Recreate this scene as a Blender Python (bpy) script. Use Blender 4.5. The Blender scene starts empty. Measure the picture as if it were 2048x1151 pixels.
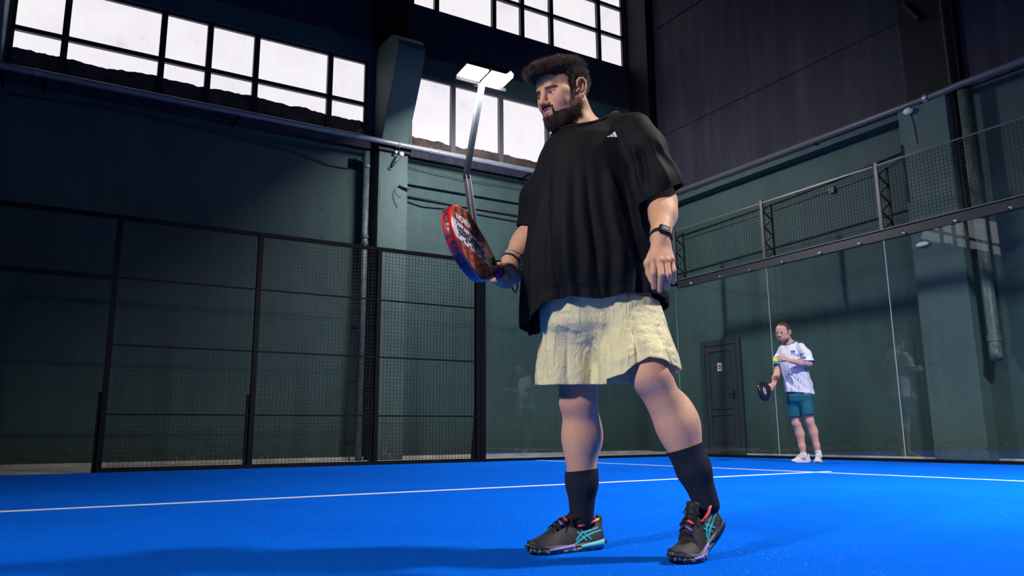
import bpy, bmesh, math, random
import numpy as np
from mathutils import Vector, Matrix, Euler
random.seed(7); rng = np.random.default_rng(7)
SC = bpy.context.scene
COL = SC.collection
def V(*a): return Vector(a)
# ------------------------------------------------------------------ camera, world, exposure
cam_d = bpy.data.cameras.new('camera'); cam = bpy.data.objects.new('camera', cam_d); COL.objects.link(cam)
SC.camera = cam
cam_d.sensor_width = 36.0
cam_d.lens = 1539.70520 * 36.0 / 2048.0
cam_d.clip_start = 0.05; cam_d.clip_end = 100
def cam_basis(yaw, pitch, roll):
    f = Vector((math.sin(yaw)*math.cos(pitch), math.cos(yaw)*math.cos(pitch), math.sin(pitch)))
    r = f.cross(Vector((0, 0, 1))).normalized(); u = r.cross(f)
    c, s = math.cos(roll), math.sin(roll)
    return c*r + s*u, -s*r + c*u, f
r_, u_, f_ = cam_basis(-1.02596188, 0.188456352, -0.00826945596)
cam.matrix_world = Matrix(((r_.x, u_.x, -f_.x, 10.0480758), (r_.y, u_.y, -f_.y, -9.52902022), (r_.z, u_.z, -f_.z, 0.379806926), (0, 0, 0, 1)))
SC.view_settings.view_transform = 'Standard'; SC.view_settings.look = 'None'
SC.view_settings.exposure = 0.0; SC.view_settings.gamma = 1.0
SC.view_settings.use_curve_mapping = False
W = bpy.data.worlds.new('world'); SC.world = W; W.use_nodes = True
W.node_tree.nodes['Background'].inputs[0].default_value = (0.55, 0.65, 0.9, 1)
W.node_tree.nodes['Background'].inputs[1].default_value = 0.6
LAMP_POWER = {'key': 520, 'far': 430, 'rear': 370, 'side': 0}
LAMP_BEAM = {'key': 114, 'far': 170, 'rear': 92, 'side': 120}      # beam angle of the floodlights, degrees

# ------------------------------------------------------------------ helpers
def tag(o, label=None, cat=None, group=None, kind=None):
    if label: o['label'] = label
    if cat: o['category'] = cat
    if group: o['group'] = group
    if kind: o['kind'] = kind
    return o
def empty(name, loc=(0, 0, 0), rz=0.0, label=None, cat=None, group=None):
    o = bpy.data.objects.new(name, None); COL.objects.link(o)
    o.location = loc; o.rotation_euler = (0, 0, rz); o.empty_display_size = 0.1
    return tag(o, label, cat, group)
class MB:
    """collects boxes, beams, tubes, prisms and links them as one mesh object"""
    def __init__(s): s.v = []; s.f = []
    def add(s, vs, fs):
        n = len(s.v); s.v.extend(tuple(v) for v in vs); s.f.extend(tuple(i+n for i in f) for f in fs); return s
    def box(s, lo, hi):
        (a, b, c), (d, e, g) = lo, hi
        vs = [(a,b,c),(d,b,c),(d,e,c),(a,e,c),(a,b,g),(d,b,g),(d,e,g),(a,e,g)]
        return s.add(vs, [(3,2,1,0),(4,5,6,7),(0,1,5,4),(1,2,6,5),(2,3,7,6),(3,0,4,7)])
    def beam(s, p, q, w, h, up=(0, 0, 1), w2=None, h2=None):
        p = Vector(p); q = Vector(q); d = (q-p).normalized(); up = Vector(up)
        x = d.cross(up)
        if x.length < 1e-4: x = d.cross(Vector((1, 0, 0)))
        x.normalize(); y = x.cross(d)
        w2 = w if w2 is None else w2; h2 = h if h2 is None else h2
        vs = [c + x*sx*ww/2 + y*sy*hh/2 for c, ww, hh in ((p, w, h), (q, w2, h2)) for sx, sy in ((-1,-1),(1,-1),(1,1),(-1,1))]
        return s.add(vs, [(0,1,2,3),(7,6,5,4),(0,4,5,1),(1,5,6,2),(2,6,7,3),(3,7,4,0)])
    def tube(s, pts, r, n=10, caps=True):
        pts = [Vector(p) for p in pts]; rr = r if isinstance(r, (list, tuple)) else [r]*len(pts)
        base = len(s.v); up = None
        for i, p in enumerate(pts):
            t = (pts[min(i+1, len(pts)-1)] - pts[max(i-1, 0)]).normalized()
            if up is None:
                up = t.orthogonal().normalized()
            up = (up - t*up.dot(t)).normalized(); w = t.cross(up)
            for k in range(n):
                a = 2*math.pi*k/n; s.v.append(tuple(p + (up*math.cos(a) + w*math.sin(a))*rr[i]))
        for i in range(len(pts)-1):
            for k in range(n):
                a = base+i*n+k; b = base+i*n+(k+1) % n
                s.f.append((a, b, b+n, a+n))
        if caps:
            s.f.append(tuple(base+k for k in range(n))[::-1]); e = base+(len(pts)-1)*n
            s.f.append(tuple(e+k for k in range(n)))
        return s
    def prism(s, poly, axis_fn, d0, d1):
        """poly: 2D list; axis_fn(u, v, d) -> 3D"""
        n = len(poly); vs = [axis_fn(u, v, d0) for u, v in poly] + [axis_fn(u, v, d1) for u, v in poly]
        fs = [tuple(range(n))[::-1], tuple(range(n, 2*n))] + [(i, (i+1) % n, n+(i+1) % n, n+i) for i in range(n)]
        return s.add(vs, fs)
    def sphere(s, c, r, nu=12, nv=8):
        c = Vector(c); rx, ry, rz = r if isinstance(r, (tuple, list)) else (r, r, r); vs = []; fs = []
        for j in range(1, nv):
            th = math.pi*j/nv
            for i in range(nu):
                ph = 2*math.pi*i/nu
                vs.append(c + Vector((rx*math.sin(th)*math.cos(ph), ry*math.sin(th)*math.sin(ph), rz*math.cos(th))))
        t = len(vs); vs += [c+Vector((0, 0, rz)), c-Vector((0, 0, rz))]
        for j in range(nv-2):
            for i in range(nu):
                a = j*nu+i; b = j*nu+(i+1) % nu; fs.append((a, a+nu, b+nu, b))
        for i in range(nu):
            fs.append((t, i, (i+1) % nu)); fs.append((t+1, (nv-2)*nu+(i+1) % nu, (nv-2)*nu+i))
        return s.add(vs, fs)
    def build(s, name, mat=None, parent=None, smooth=False, bevel=0, label=None, cat=None, group=None, kind=None, fix=True):
        me = bpy.data.meshes.new(name); me.from_pydata(s.v, [], s.f); me.update()
        if fix:
            bm = bmesh.new(); bm.from_mesh(me); bmesh.ops.recalc_face_normals(bm, faces=bm.faces); bm.to_mesh(me); bm.free()
        o = bpy.data.objects.new(name, me); COL.objects.link(o)
        for m in (mat if isinstance(mat, (list, tuple)) else [mat]):
            if m: me.materials.append(m)
        if smooth: me.shade_smooth()
        if bevel:
            md = o.modifiers.new('bevel', 'BEVEL'); md.width = bevel; md.segments = 2; md.limit_method = 'ANGLE'
        if parent: o.parent = parent
        return tag(o, label, cat, group, kind)
def copy_tree(o, parent=None):
    c = o.copy(); COL.objects.link(c)
    if parent: c.parent = parent; c.matrix_parent_inverse = o.matrix_parent_inverse.copy()
    for ch in list(o.children): copy_tree(ch, c)
    return c
# ---- materials
def nt(m): return m.node_tree
def mat(name, col, rough=0.6, metal=0.0, spec=0.5, emit=None, estr=0.0, sheen=0.0, sss=0.0):
    m = bpy.data.materials.new(name); m.use_nodes = True; b = m.node_tree.nodes['Principled BSDF']
    b.inputs['Base Color'].default_value = (*col, 1); b.inputs['Roughness'].default_value = rough
    b.inputs['Metallic'].default_value = metal; b.inputs['Specular IOR Level'].default_value = spec
    if emit: b.inputs['Emission Color'].default_value = (*emit, 1); b.inputs['Emission Strength'].default_value = estr
    if sheen: b.inputs['Sheen Weight'].default_value = sheen
    if sss:
        b.inputs['Subsurface Weight'].default_value = sss; b.inputs['Subsurface Radius'].default_value = (0.012, 0.004, 0.002); b.inputs['Subsurface Scale'].default_value = 1.0
    return m
class NG:
    def __init__(s, m): s.t = m.node_tree; s.b = s.t.nodes.get('Principled BSDF')
    def n(s, typ, **kw):
        x = s.t.nodes.new(typ)
        for k, v in kw.items(): setattr(x, k, v)
        return x
    def l(s, a, b): s.t.links.new(a, b)
    def coord(s, scale=(1, 1, 1), out='Object', loc=(0, 0, 0), rot=(0, 0, 0)):
        tc = s.n('ShaderNodeTexCoord'); mp = s.n('ShaderNodeMapping'); s.l(tc.outputs[out], mp.inputs[0])
        mp.inputs['Scale'].default_value = scale; mp.inputs['Location'].default_value = loc; mp.inputs['Rotation'].default_value = rot
        return mp.outputs[0]
    def noise(s, vec, scale, detail=4, rough=0.55, dist=0.0):
        x = s.n('ShaderNodeTexNoise'); x.inputs['Scale'].default_value = scale; x.inputs['Detail'].default_value = detail
        x.inputs['Roughness'].default_value = rough; x.inputs['Distortion'].default_value = dist; s.l(vec, x.inputs['Vector']); return x.outputs[0]
    def vor(s, vec, scale, feature='F1'):
        x = s.n('ShaderNodeTexVoronoi'); x.feature = feature; x.inputs['Scale'].default_value = scale; s.l(vec, x.inputs['Vector']); return x.outputs[0]
    def ramp(s, fac, stops, interp='LINEAR'):
        x = s.n('ShaderNodeValToRGB'); x.color_ramp.interpolation = interp; e = x.color_ramp.elements
        while len(e) < len(stops): e.new(0.5)
        for el, (p, c) in zip(e, stops):
            el.position = p; el.color = (*c, 1) if len(c) == 3 else c
        s.l(fac, x.inputs[0]); return x.outputs[0]
    def g(s, a, b): return s.ramp_f(a, b)
    def mix(s, fac, a, b, typ='MIX'):
        x = s.n('ShaderNodeMix', data_type='RGBA', blend_type=typ)
        for sock, val in ((x.inputs[0], fac), (x.inputs[6], a), (x.inputs[7], b)):
            if isinstance(val, (int, float)): sock.default_value = val
            elif isinstance(val, tuple): sock.default_value = (*val, 1)
            else: s.l(val, sock)
        return x.outputs[2]
    def math(s, op, a, b=0.5, clamp=False):
        x = s.n('ShaderNodeMath', operation=op, use_clamp=clamp)
        for sock, val in ((x.inputs[0], a), (x.inputs[1], b)):
            if isinstance(val, (int, float)): sock.default_value = val
            else: s.l(val, sock)
        return x.outputs[0]
    def sep(s, vec):
        x = s.n('ShaderNodeSeparateXYZ'); s.l(vec, x.inputs[0]); return x.outputs
    def bump(s, h, strength=0.3, dist=0.01):
        x = s.n('ShaderNodeBump'); x.inputs['Strength'].default_value = strength; x.inputs['Distance'].default_value = dist
        s.l(h, x.inputs['Height']); s.l(x.outputs[0], s.b.inputs['Normal']); return x
    def base(s, c): s.l(c, s.b.inputs['Base Color'])
def G3(v): return (v, v, v)
def plaster(name, c1, c2, c3, lower=None, zsplit=None, chip=0.5, rough=0.55):
    """painted rough plaster wall, optional second paint above zsplit; chips and a darker tone near the floor"""
    m = mat(name, c1, rough, spec=.22); g = NG(m); P = g.coord()
    big = g.noise(P, 0.55, 5, 0.6, 0.6); mid = g.noise(P, 2.3, 6, 0.65, 0.3); fine = g.noise(P, 26, 6, 0.7)
    streak = g.noise(g.coord(scale=(3.0, 3.0, 0.22)), 1.6, 5, 0.6)
    col = g.mix(g.ramp(big, [(0.32, G3(0)), (0.68, G3(1))]), c1, c2)
    col = g.mix(g.ramp(streak, [(0.45, G3(0)), (0.75, G3(.55))]), col, c3)
    col = g.mix(g.ramp(mid, [(0.55, G3(0)), (0.8, G3(.35))]), col, c2)
    if lower is not None:
        z = g.sep(P)[2]; zz = g.math('ADD', z, g.math('MULTIPLY', mid, 0.06))
        fac = g.math('GREATER_THAN', zz, zsplit)
        l1, l2, l3 = lower
        lc = g.mix(g.ramp(big, [(0.32, G3(0)), (0.68, G3(1))]), l1, l2)
        lc = g.mix(g.ramp(streak, [(0.45, G3(0)), (0.8, G3(.5))]), lc, l3)
        col = g.mix(fac, lc, col)
    z = g.sep(P)[2]
    low = g.math('SUBTRACT', 0.55, g.math('MULTIPLY', z, 1.6), clamp=True)
    chipm = g.ramp(g.math('ADD', g.noise(P, 7.5, 8, 0.75, 0.8), g.math('MULTIPLY', low, 0.24)), [(0.645, G3(0)), (0.675, G3(1))])
    col = g.mix(g.math('MULTIPLY', chipm, chip), col, (0.26, 0.27, 0.25))
    low2 = g.math('SUBTRACT', 0.8, g.math('MULTIPLY', z, 1.1), clamp=True)
    col = g.mix(g.math('MULTIPLY', low2, 0.5), col, (0.012, 0.016, 0.013))  # even darkening towards the floor
    g.base(col)
    h = g.math('ADD', g.math('MULTIPLY', fine, 0.35), g.math('ADD', g.math('MULTIPLY', mid, 0.8), g.math('MULTIPLY', chipm, -0.4)))
    g.bump(h, 0.85, 0.035)
    return m
GREEN = ((0.048, 0.093, 0.095), (0.035, 0.068, 0.070), (0.068, 0.118, 0.116))
PURP = ((0.026, 0.027, 0.048), (0.009, 0.013, 0.030), (0.062, 0.055, 0.080))
M = {}
M['wall_green'] = plaster('green_plaster', *PURP, lower=GREEN, zsplit=7.45, chip=0.35)
M['wall_back'] = plaster('back_plaster', *PURP, lower=GREEN, zsplit=5.12, chip=0.3)
M['wall_purple'] = plaster('purple_concrete', *PURP, chip=0.25)
M['pilaster'] = plaster('pilaster_green', (0.085, 0.14, 0.14), (0.065, 0.11, 0.11), (0.10, 0.155, 0.15), chip=0.6)
M['dark_wall'] = plaster('dark_wall', (0.005, 0.008, 0.013), (0.003, 0.005, 0.009), (0.008, 0.011, 0.017), chip=0.0)
M['steel_black'] = mat('black_powder_coat', (0.004, 0.005, 0.007), 0.5, spec=.18)
M['wire'] = mat('black_wire', (0.006, 0.007, 0.009), 0.45, 0.0, spec=.4)
M['wire_back'] = mat('dark_wire', (0.010, 0.014, 0.016), 0.65, 0.0, spec=.15)
M['galv_dark'] = mat('galvanised_pipe_darkened', (0.10, 0.11, 0.14), 0.45, 0.2)  # galvanised colour darkened to offset the stronger light on the back wall
M['post_grey'] = mat('grey_post', (0.075, 0.072, 0.085), 0.4, 0.2)
M['galv'] = mat('galvanised_pipe', (0.15, 0.17, 0.21), 0.34, 0.45)
g = NG(M['galv']); P = g.coord(scale=(6, 1, 6)); nn = g.noise(P, 5, 5, .7)
g.base(g.ramp(nn, [(0.3, (0.20, 0.22, 0.27)), (0.7, (0.36, 0.39, 0.45))])); g.l(g.ramp(nn, [(0.3, G3(.5)), (0.7, G3(.25))]), g.b.inputs['Roughness'])
M['pipe_paint'] = mat('painted_pipe', (0.06, 0.10, 0.105), 0.5)
g = NG(M['pipe_paint']); nn = g.noise(g.coord(scale=(1, 1, .6)), 14, 6, .7)
g.base(g.ramp(nn, [(0.4, (0.045, 0.08, 0.085)), (0.62, (0.10, 0.155, 0.155)), (0.75, (0.18, 0.23, 0.21))])); g.bump(nn, .4, .01)
M['concrete'] = mat('concrete_slab', (0.42, 0.40, 0.37), 0.8)
g = NG(M['concrete']); nn = g.noise(g.coord(), 3, 8, .65); n2 = g.noise(g.coord(), 30, 5, .7)
g.base(g.ramp(nn, [(0.3, (0.26, 0.25, 0.24)), (0.7, (0.50, 0.47, 0.43))])); g.bump(n2, .4, .01)
M['bolt'] = mat('chrome_bolt', (0.75, 0.75, 0.75), 0.2, 1.0)
M['white_paint'] = mat('line_white', (0.80, 0.78, 0.80), 0.8)
M['mullion'] = mat('mullion_dark', (0.012, 0.014, 0.022), 0.5)
M['mullion_blue'] = mat('mullion_grey', (0.10, 0.10, 0.12), 0.5)
M['door'] = mat('door_slate', (0.024, 0.034, 0.050), 0.45)
M['door_trim'] = mat('door_gasket', (0.006, 0.008, 0.012), 0.4)
M['cable'] = mat('cable_black', (0.012, 0.016, 0.018), 0.5)
M['white_plastic'] = mat('white_plastic', (0.72, 0.72, 0.74), 0.4)
M['red'] = mat('sign_red', (0.62, 0.01, 0.02), 0.5)
M['rail_grey'] = mat('grey_channel', (0.014, 0.018, 0.024), 0.45, .2)
# turf
T = mat('blue_turf', (0.0, 0.19, 0.78), 0.95, spec=0.03); g = NG(T); P = g.coord()
fine = g.noise(P, 260, 3, .6); mid = g.noise(P, 1.1, 4, .6); med = g.noise(P, 45, 4, .6)
col = g.mix(g.ramp(mid, [(0.3, G3(0)), (0.75, G3(1))]), (0.000, 0.122, 0.76), (0.000, 0.155, 0.88))
col = g.mix(g.ramp(fine, [(0.4, G3(.25)), (0.62, G3(0))]), col, (0.0, 0.055, 0.48))
sand = g.ramp(g.vor(P, 62), [(0.07, G3(1)), (0.15, G3(0))]); sp = g.ramp(g.noise(P, 0.9, 4, .7), [(0.42, G3(0.12)), (0.7, G3(.95))])
rnd = g.ramp(g.noise(P, 38, 2, .5), [(0.46, G3(0)), (0.52, G3(1))])
sf = g.math('MULTIPLY', g.math('MULTIPLY', sand, sp), rnd)
col = g.mix(sf, col, (0.62, 0.70, 0.85)); g.base(col)
g.bump(g.math('ADD', g.math('MULTIPLY', fine, .7), g.math('MULTIPLY', med, .5)), 0.7, 0.012)
M['turf'] = T
# glass: thin tempered pane (clear, fresnel mirror on both faces)
def glassmat(name, tint=(0.965, 0.988, 0.984), refl=1.0):
    m = bpy.data.materials.new(name); m.use_nodes = True; t = m.node_tree; t.nodes.clear()
    o = t.nodes.new('ShaderNodeOutputMaterial'); mx = t.nodes.new('ShaderNodeMixShader'); tr = t.nodes.new('ShaderNodeBsdfTransparent')
    gl = t.nodes.new('ShaderNodeBsdfGlossy'); gl.inputs['Roughness'].default_value = 0.0; gl.inputs[0].default_value = (0.95, 1, 1, 1)
    # Schlick reflectance of one face: 0.04 + 0.96 (1 - cos)^5, the same from either side
    ge = t.nodes.new('ShaderNodeNewGeometry'); dt = t.nodes.new('ShaderNodeVectorMath'); dt.operation = 'DOT_PRODUCT'
    t.links.new(ge.outputs['Normal'], dt.inputs[0]); t.links.new(ge.outputs['Incoming'], dt.inputs[1])
    def mth(op, a, b):
        x = t.nodes.new('ShaderNodeMath'); x.operation = op
        for k, v in enumerate((a, b)):
            if isinstance(v, (int, float)): x.inputs[k].default_value = v
            elif v is not None: t.links.new(v, x.inputs[k])
        return x
    c_ = mth('ABSOLUTE', dt.outputs['Value'], None); c_ = mth('SUBTRACT', 1.0, c_.outputs[0]); c_ = mth('POWER', c_.outputs[0], 5.0)
    c_ = mth('MULTIPLY', c_.outputs[0], 0.96); fr = mth('ADD', c_.outputs[0], 0.042 * refl)
    tr.inputs[0].default_value = (*tint, 1)
    t.links.new(fr.outputs[0], mx.inputs[0]); t.links.new(tr.outputs[0], mx.inputs[1]); t.links.new(gl.outputs[0], mx.inputs[2])
    t.links.new(mx.outputs[0], o.inputs[0]); return m
M['glass'] = glassmat('court_glass')
M['glass_edge'] = mat('glass_edge', (0.42, 0.50, 0.52), 0.3)
# lit frosted window panes with grime
def panemat(name, seed, top=0.0, warm=0.0):
    m = mat(name, (0.08, 0.08, 0.08), 0.5, spec=.2); g = NG(m); P = g.coord(loc=(seed*3.1, seed*1.7, seed))
    n1 = g.noise(P, 1.3, 5, .6); n2 = g.noise(g.coord(scale=(1, 7, 1), loc=(seed, 0, seed)), 2.2, 6, .7); n3 = g.noise(g.coord(scale=(1, 1, 6), loc=(seed, 0, 0)), 2.0, 4, .6)
    c = g.ramp(n1, [(0.26, (0.80, 0.74, 0.82)), (0.42, (0.95, 0.90, 0.97)), (0.62, (1.0, 0.97, 1.0))])
    c = g.mix(g.ramp(n2, [(0.60, G3(0)), (0.78, G3(.35))]), c, (0.40, 0.36, 0.50))
    c = g.mix(g.ramp(n3, [(0.62, G3(0)), (0.8, G3(.25))]), c, (0.75, 0.66, 0.62))
    g.l(c, g.b.inputs['Emission Color']); g.b.inputs['Emission Strength'].default_value = 0.93
    return m
PANES = [panemat('frosted_pane_%d' % k, k*1.37) for k in range(5)]
m = mat('grime', (0.03, 0.02, 0.018), 0.8); g = NG(m); nn = g.noise(g.coord(), 4, 6, .7)
g.base(g.ramp(nn, [(0.35, (0.03, 0.021, 0.020)), (0.7, (0.12, 0.085, 0.075))])); M['grime'] = m
m = mat('led_face', (1, 1, 1), 0.4, emit=(1.0, 0.98, 0.96), estr=45.0); M['led'] = m

# ------------------------------------------------------------------ building shell
XL, YB, XR, YF, ZC = -2.3, 1.2, 13.0, -22.0, 12.0
MB().box((XL-.6, YF-.3, -.33), (XR+.3, YB+.6, -.03)).build('floor', M['concrete'], kind='structure')
MB().box((XL-.6, YF-.3, ZC), (XR+.3, YB+.6, ZC+.3)).build('ceiling', M['dark_wall'], kind='structure')
MB().box((XR, YF-.3, -.3), (XR+.3, YB+.6, ZC)).build('wall_right', M['dark_wall'], kind='structure')
MB().box((XL-.6, YF-.3, -.3), (XR, YF, ZC)).build('wall_front', M['dark_wall'], kind='structure')
# raised strip of pale concrete between the wall and the court
MB().box((XL, -22, -.03), (-.06, YB, -.006)).build('trim_1', M['concrete'], kind='structure')
MB().box((-.06, .06, -.03), (XR, YB, -.006)).build('trim_2', M['concrete'], kind='structure')
# left wall: full-height plaster with two rows of window openings
bays = [(-16.3, -10.93), (-10.40, -5.03), (-4.2, 0.98)]     # lower openings z 5.5-7.0
def wall_x(ylo, yhi, zlo, zhi, mb): mb.box((XL-.3, ylo, zlo), (XL, yhi, zhi))
mb = MB(); Z0, Z1, Z2, Z3 = 5.5, 7.03, 8.42, 10.6
wall_x(YF, -5.36, -.3, Z0, mb); wall_x(-4.92, YB+.6, -.3, Z0, mb); wall_x(-5.36, -4.92, 5.12, Z0, mb); mb.box((XL-.6, -5.6, -.3), (XL-.30, -4.7, 5.3))
wall_x(YF, YB+.6, Z1, Z2, mb); wall_x(YF, YB+.6, Z3, ZC, mb)
SLOT = (-5.36, -4.92)                    # dark recess beside the pilaster
ys = [YF] + [v for b in bays for v in b] + [YB+.6]
for zl, zh in ((Z0, Z1), (Z2, Z3)):
    for k in range(0, len(ys), 2): wall_x(ys[k], ys[k+1], zl, zh, mb)
mb.build('wall_left', M['wall_green'], kind='structure')
# back wall: green plaster below, rows of big precast panels above
MB().box((XL-.6, YB, -.3), (XR, YB+.6, 5.10)).build('wall_back', M['wall_back'], kind='structure')
wb2 = MB().box((XL-.6, YB+.08, 5.10), (XR, YB+.6, ZC)).build('wall_back_upper', M['wall_purple'], kind='structure')
for (z0, z1, dy) in ((5.12, 6.545, 0.0), (6.565, 9.02, .012), (9.04, 11.98, .004)):
    for k, (x0, x1) in enumerate(((-1.62, 3.9), (4.72, 9.6))):
        MB().box((x0, YB+dy, z0), (x1, YB+.09, z1)).build('panel', M['wall_purple'], wb2, bevel=.006)
# near-black column in the building corner and on the back wall
MB().box((XL, YB-.16, 5.3), (-1.66, YB, ZC)).build('trim_3', M['dark_wall'], kind='structure')
MB().box((3.92, YB-.10, 5.0), (4.70, YB+.1, ZC)).build('trim_4', M['dark_wall'], kind='structure')

# ------------------------------------------------------------------ windows
def ragged_strip(y0, y1, z0, zt, seed):
    """grime banked against the bottom of the panes, ragged top"""
    r = random.Random(seed); n = int((y1-y0)/.035)+2; x0 = XL-.085; x1 = XL-.055; vs = []; fs = []; h = zt
    for i in range(n):
        y = y0+(y1-y0)*i/(n-1); h += r.uniform(-.014, .014); h += (zt-h)*.12
        vs += [(x1, y, z0), (x1, y, h), (x0, y, z0), (x0, y, h)]
    for i in range(n-1):
        a = 4*i; fs += [(a, a+4, a+5, a+1), (a+2, a+3, a+7, a+6), (a+1, a+5, a+7, a+3)]
    return MB().add(vs, fs)
pane_i = 0
def window(n, y0, y1, z0, z1, mull, trans, grime_z, mm='mullion', skip_trans=()):
    global pane_i
    fr = MB(); w = .05
    fr.box((XL-.11, y0, z1-w), (XL-.03, y1, z1)); fr.box((XL-.11, y0, z0), (XL-.03, y1, z0+.03))
    fr.box((XL-.11, y0, z0), (XL-.03, y0+w, z1)); fr.box((XL-.11, y1-w, z0), (XL-.03, y1, z1))
    win = fr.build('window_%d' % n, M[mm], kind='structure')
    for ym in mull:
        MB().box((XL-.12, ym-.045, z0), (XL-.01, ym+.045, z1)).build('mullion', M[mm], win)
    for zt in trans:
        MB().box((XL-.115, y0+w, zt-.035), (XL-.02, y1-w, zt+.035)).build('transom', M[mm], win)
    cols = [y0] + list(mull) + [y1]; rows = [z0] + list(trans) + [z1]
    for a, b in zip(cols[:-1], cols[1:]):
        for c, d in zip(rows[:-1], rows[1:]):
            p = MB().box((XL-.10, a+.01, c+.01), (XL-.09, b-.01, d-.01)).build('pane', PANES[pane_i*7 % 5], win); pane_i += 1
    if grime_z: tag(ragged_strip(y0+.03, y1-.03, z0, grime_z, n).build('grime_bank', M['grime'], win), 'brown grime banked along the bottom of the panes')
    return win
window(1, -10.40, -5.03, 5.5, 7.03, (-9.72, -8.41, -7.72, -6.98, -5.72), (6.2,), 5.90)
window(2, -4.2, .98, 5.5, 7.03, (-3.31, -2.25, -1.14, -.05), (), 5.78, 'mullion_blue')
window(3, -4.2, .98, 8.42, 10.6, (-3.68, -2.40, -1.73, -1.0, .27), (9.14, 9.85), None)
window(4, -16.3, -10.93, 5.5, 7.03, (-15.6, -14.3, -13.6, -12.9, -11.6), (6.2,), 5.90)
window(5, -10.40, -5.03, 8.42, 10.6, (-9.72, -8.41, -7.72, -6.98, -5.72), (9.14, 9.85), None)
# ------------------------------------------------------------------ pilasters with haunches on the left wall
def pilaster(y0, y1, nm):
    p = MB()
    n = 26; r = random.Random(int(abs(y0)*10)); xf = -1.95
    # chipped arrises: outline in plan varies with height
    vs = []; fs = []
    for i in range(n):
        z = -.03+5.32*i/(n-1); j1 = r.uniform(0, .018); j2 = r.uniform(0, .018)
        vs += [(XL, y0, z), (xf-j1, y0, z), (xf, y0+.02+j1, z), (xf, y1-.02-j2, z), (xf-j2, y1, z), (XL, y1, z)]
    for i in range(n-1):
        for k in range(5):
            a = 6*i+k; fs.append((a, a+1, a+7, a+6))
    p.add(vs, fs); e = 6*(n-1); p.f.append(tuple(e+k for k in range(6)))
    o = p.build(nm, M['pilaster'], kind='structure')
    # cap strip
    MB().box((XL, y0-.04, 5.24), (xf+.07, y1+.03, 5.33)).build('cap', M['steel_black'], o)
    # haunch: leans out into the hall with a rounded top, carries the roof column
    prof = [(XL, 5.3), (-1.96, 5.3), (-1.86, 5.54), (-1.74, 5.8), (-1.56, 6.12), (-1.36, 6.5), (-1.26, 6.78), (-1.235, 6.90), (-1.27, 7.02), (-1.38, 7.14), (-1.58, 7.24), (XL, 7.3)]
    MB().prism(prof, lambda u, v, d: (u, d, v), y0+.02, y1-.02).build('haunch', M['pilaster'], o, bevel=.02)
    MB().box((XL, y0-.02, 7.25), (XL+.22, y1+.02, ZC)).build('column', M['dark_wall'], o)
    return o
pilaster(-4.92, -4.38, 'trim_5'); pilaster(-10.92, -10.42, 'trim_6')
# pilaster on the back wall, seen through the glass
o = MB().box((3.85, YB-.28, -.03), (4.56, YB, 5.02)).build('trim_7', M['pilaster'], kind='structure', bevel=.012)
MB().box((-.02, 0, 0), (0, 0, 0))
# ledge with chipped paint under the windows and a crack line
MB().box((XL, -4.36, 5.33), (XL+.10, YB, 5.47)).build('trim_8', M['wall_purple'], kind='structure', bevel=.015)
MB().box((XL, -10.4, 5.33), (XL+.10, -4.94, 5.47)).build('trim_9', M['wall_purple'], kind='structure', bevel=.015)
MB().box((XL, -4.36, 4.82), (XL+.07, YB, 5.30)).build('trim_10', M['wall_green'], kind='structure', bevel=.01)
MB().box((XL, -22, -.03), (XL+.035, YB, .05)).build('baseboard_left', M['concrete'], kind='structure')
MB().box((XL, YB-.03, -.03), (XR, YB, .03)).build('baseboard_back', M['concrete'], kind='structure')

# ------------------------------------------------------------------ door in the back wall
dr = MB().box((-.66, YB-.05, -.02), (-.56, YB+.02, 2.09)).box((.22, YB-.05, -.02), (.32, YB+.02, 2.09)).box((-.56, YB-.05, 1.99), (.22, YB+.02, 2.09)).box((-.56, YB-.05, -.02), (.22, YB+.02, .05)).build('door_1', M['door'], kind='structure', bevel=.004)
MB().box((-.56, YB-.028, .05), (.22, YB-.002, 1.99)).build('gasket', M['door_trim'], dr)
lf = MB(); x0, x1, z0, z1 = -.545, .205, .065, 1.975
for a in ((x0, z0, x0+.10, z1), (x1-.10, z0, x1, z1), (x0+.1, z1-.10, x1-.1, z1), (x0+.1, z0, x1-.1, z0+.12), (x0+.1, .70, x1-.1, .80)):
    lf.box((a[0], YB-.045, a[1]), (a[2], YB-.02, a[3]))
lf.build('leaf_frame', M['door'], dr, bevel=.003)
for a in ((z0+.135, .685), (.815, z1-.115)):
    MB().box((x0+.115, YB-.036, a[0]), (x1-.115, YB-.02, a[1])).build('panel', M['door'], dr, bevel=.003)
hd = MB().box((.125, YB-.055, .98), (.155, YB-.045, 1.14)).tube([(.14, YB-.05, 1.08), (.14, YB-.09, 1.08), (.03, YB-.095, 1.08)], .009, 8).build('handle', M['steel_black'], dr)
sg = MB().box((-.245, YB-.040, 1.51), (-.135, YB-.0365, 1.66)).build('no_entry_sign', M['white_plastic'], label='small white door sticker with a red disc and white bar', cat='sign')
sg.name = 'no_entry_sign'
MB().tube([(-.19, YB-.040, 1.585), (-.19, YB-.0425, 1.585)], .043, 24).build('disc', M['red'], sg)
MB().box((-.222, YB-.0445, 1.576), (-.158, YB-.042, 1.594)).build('bar', M['white_plastic'], sg)

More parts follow.
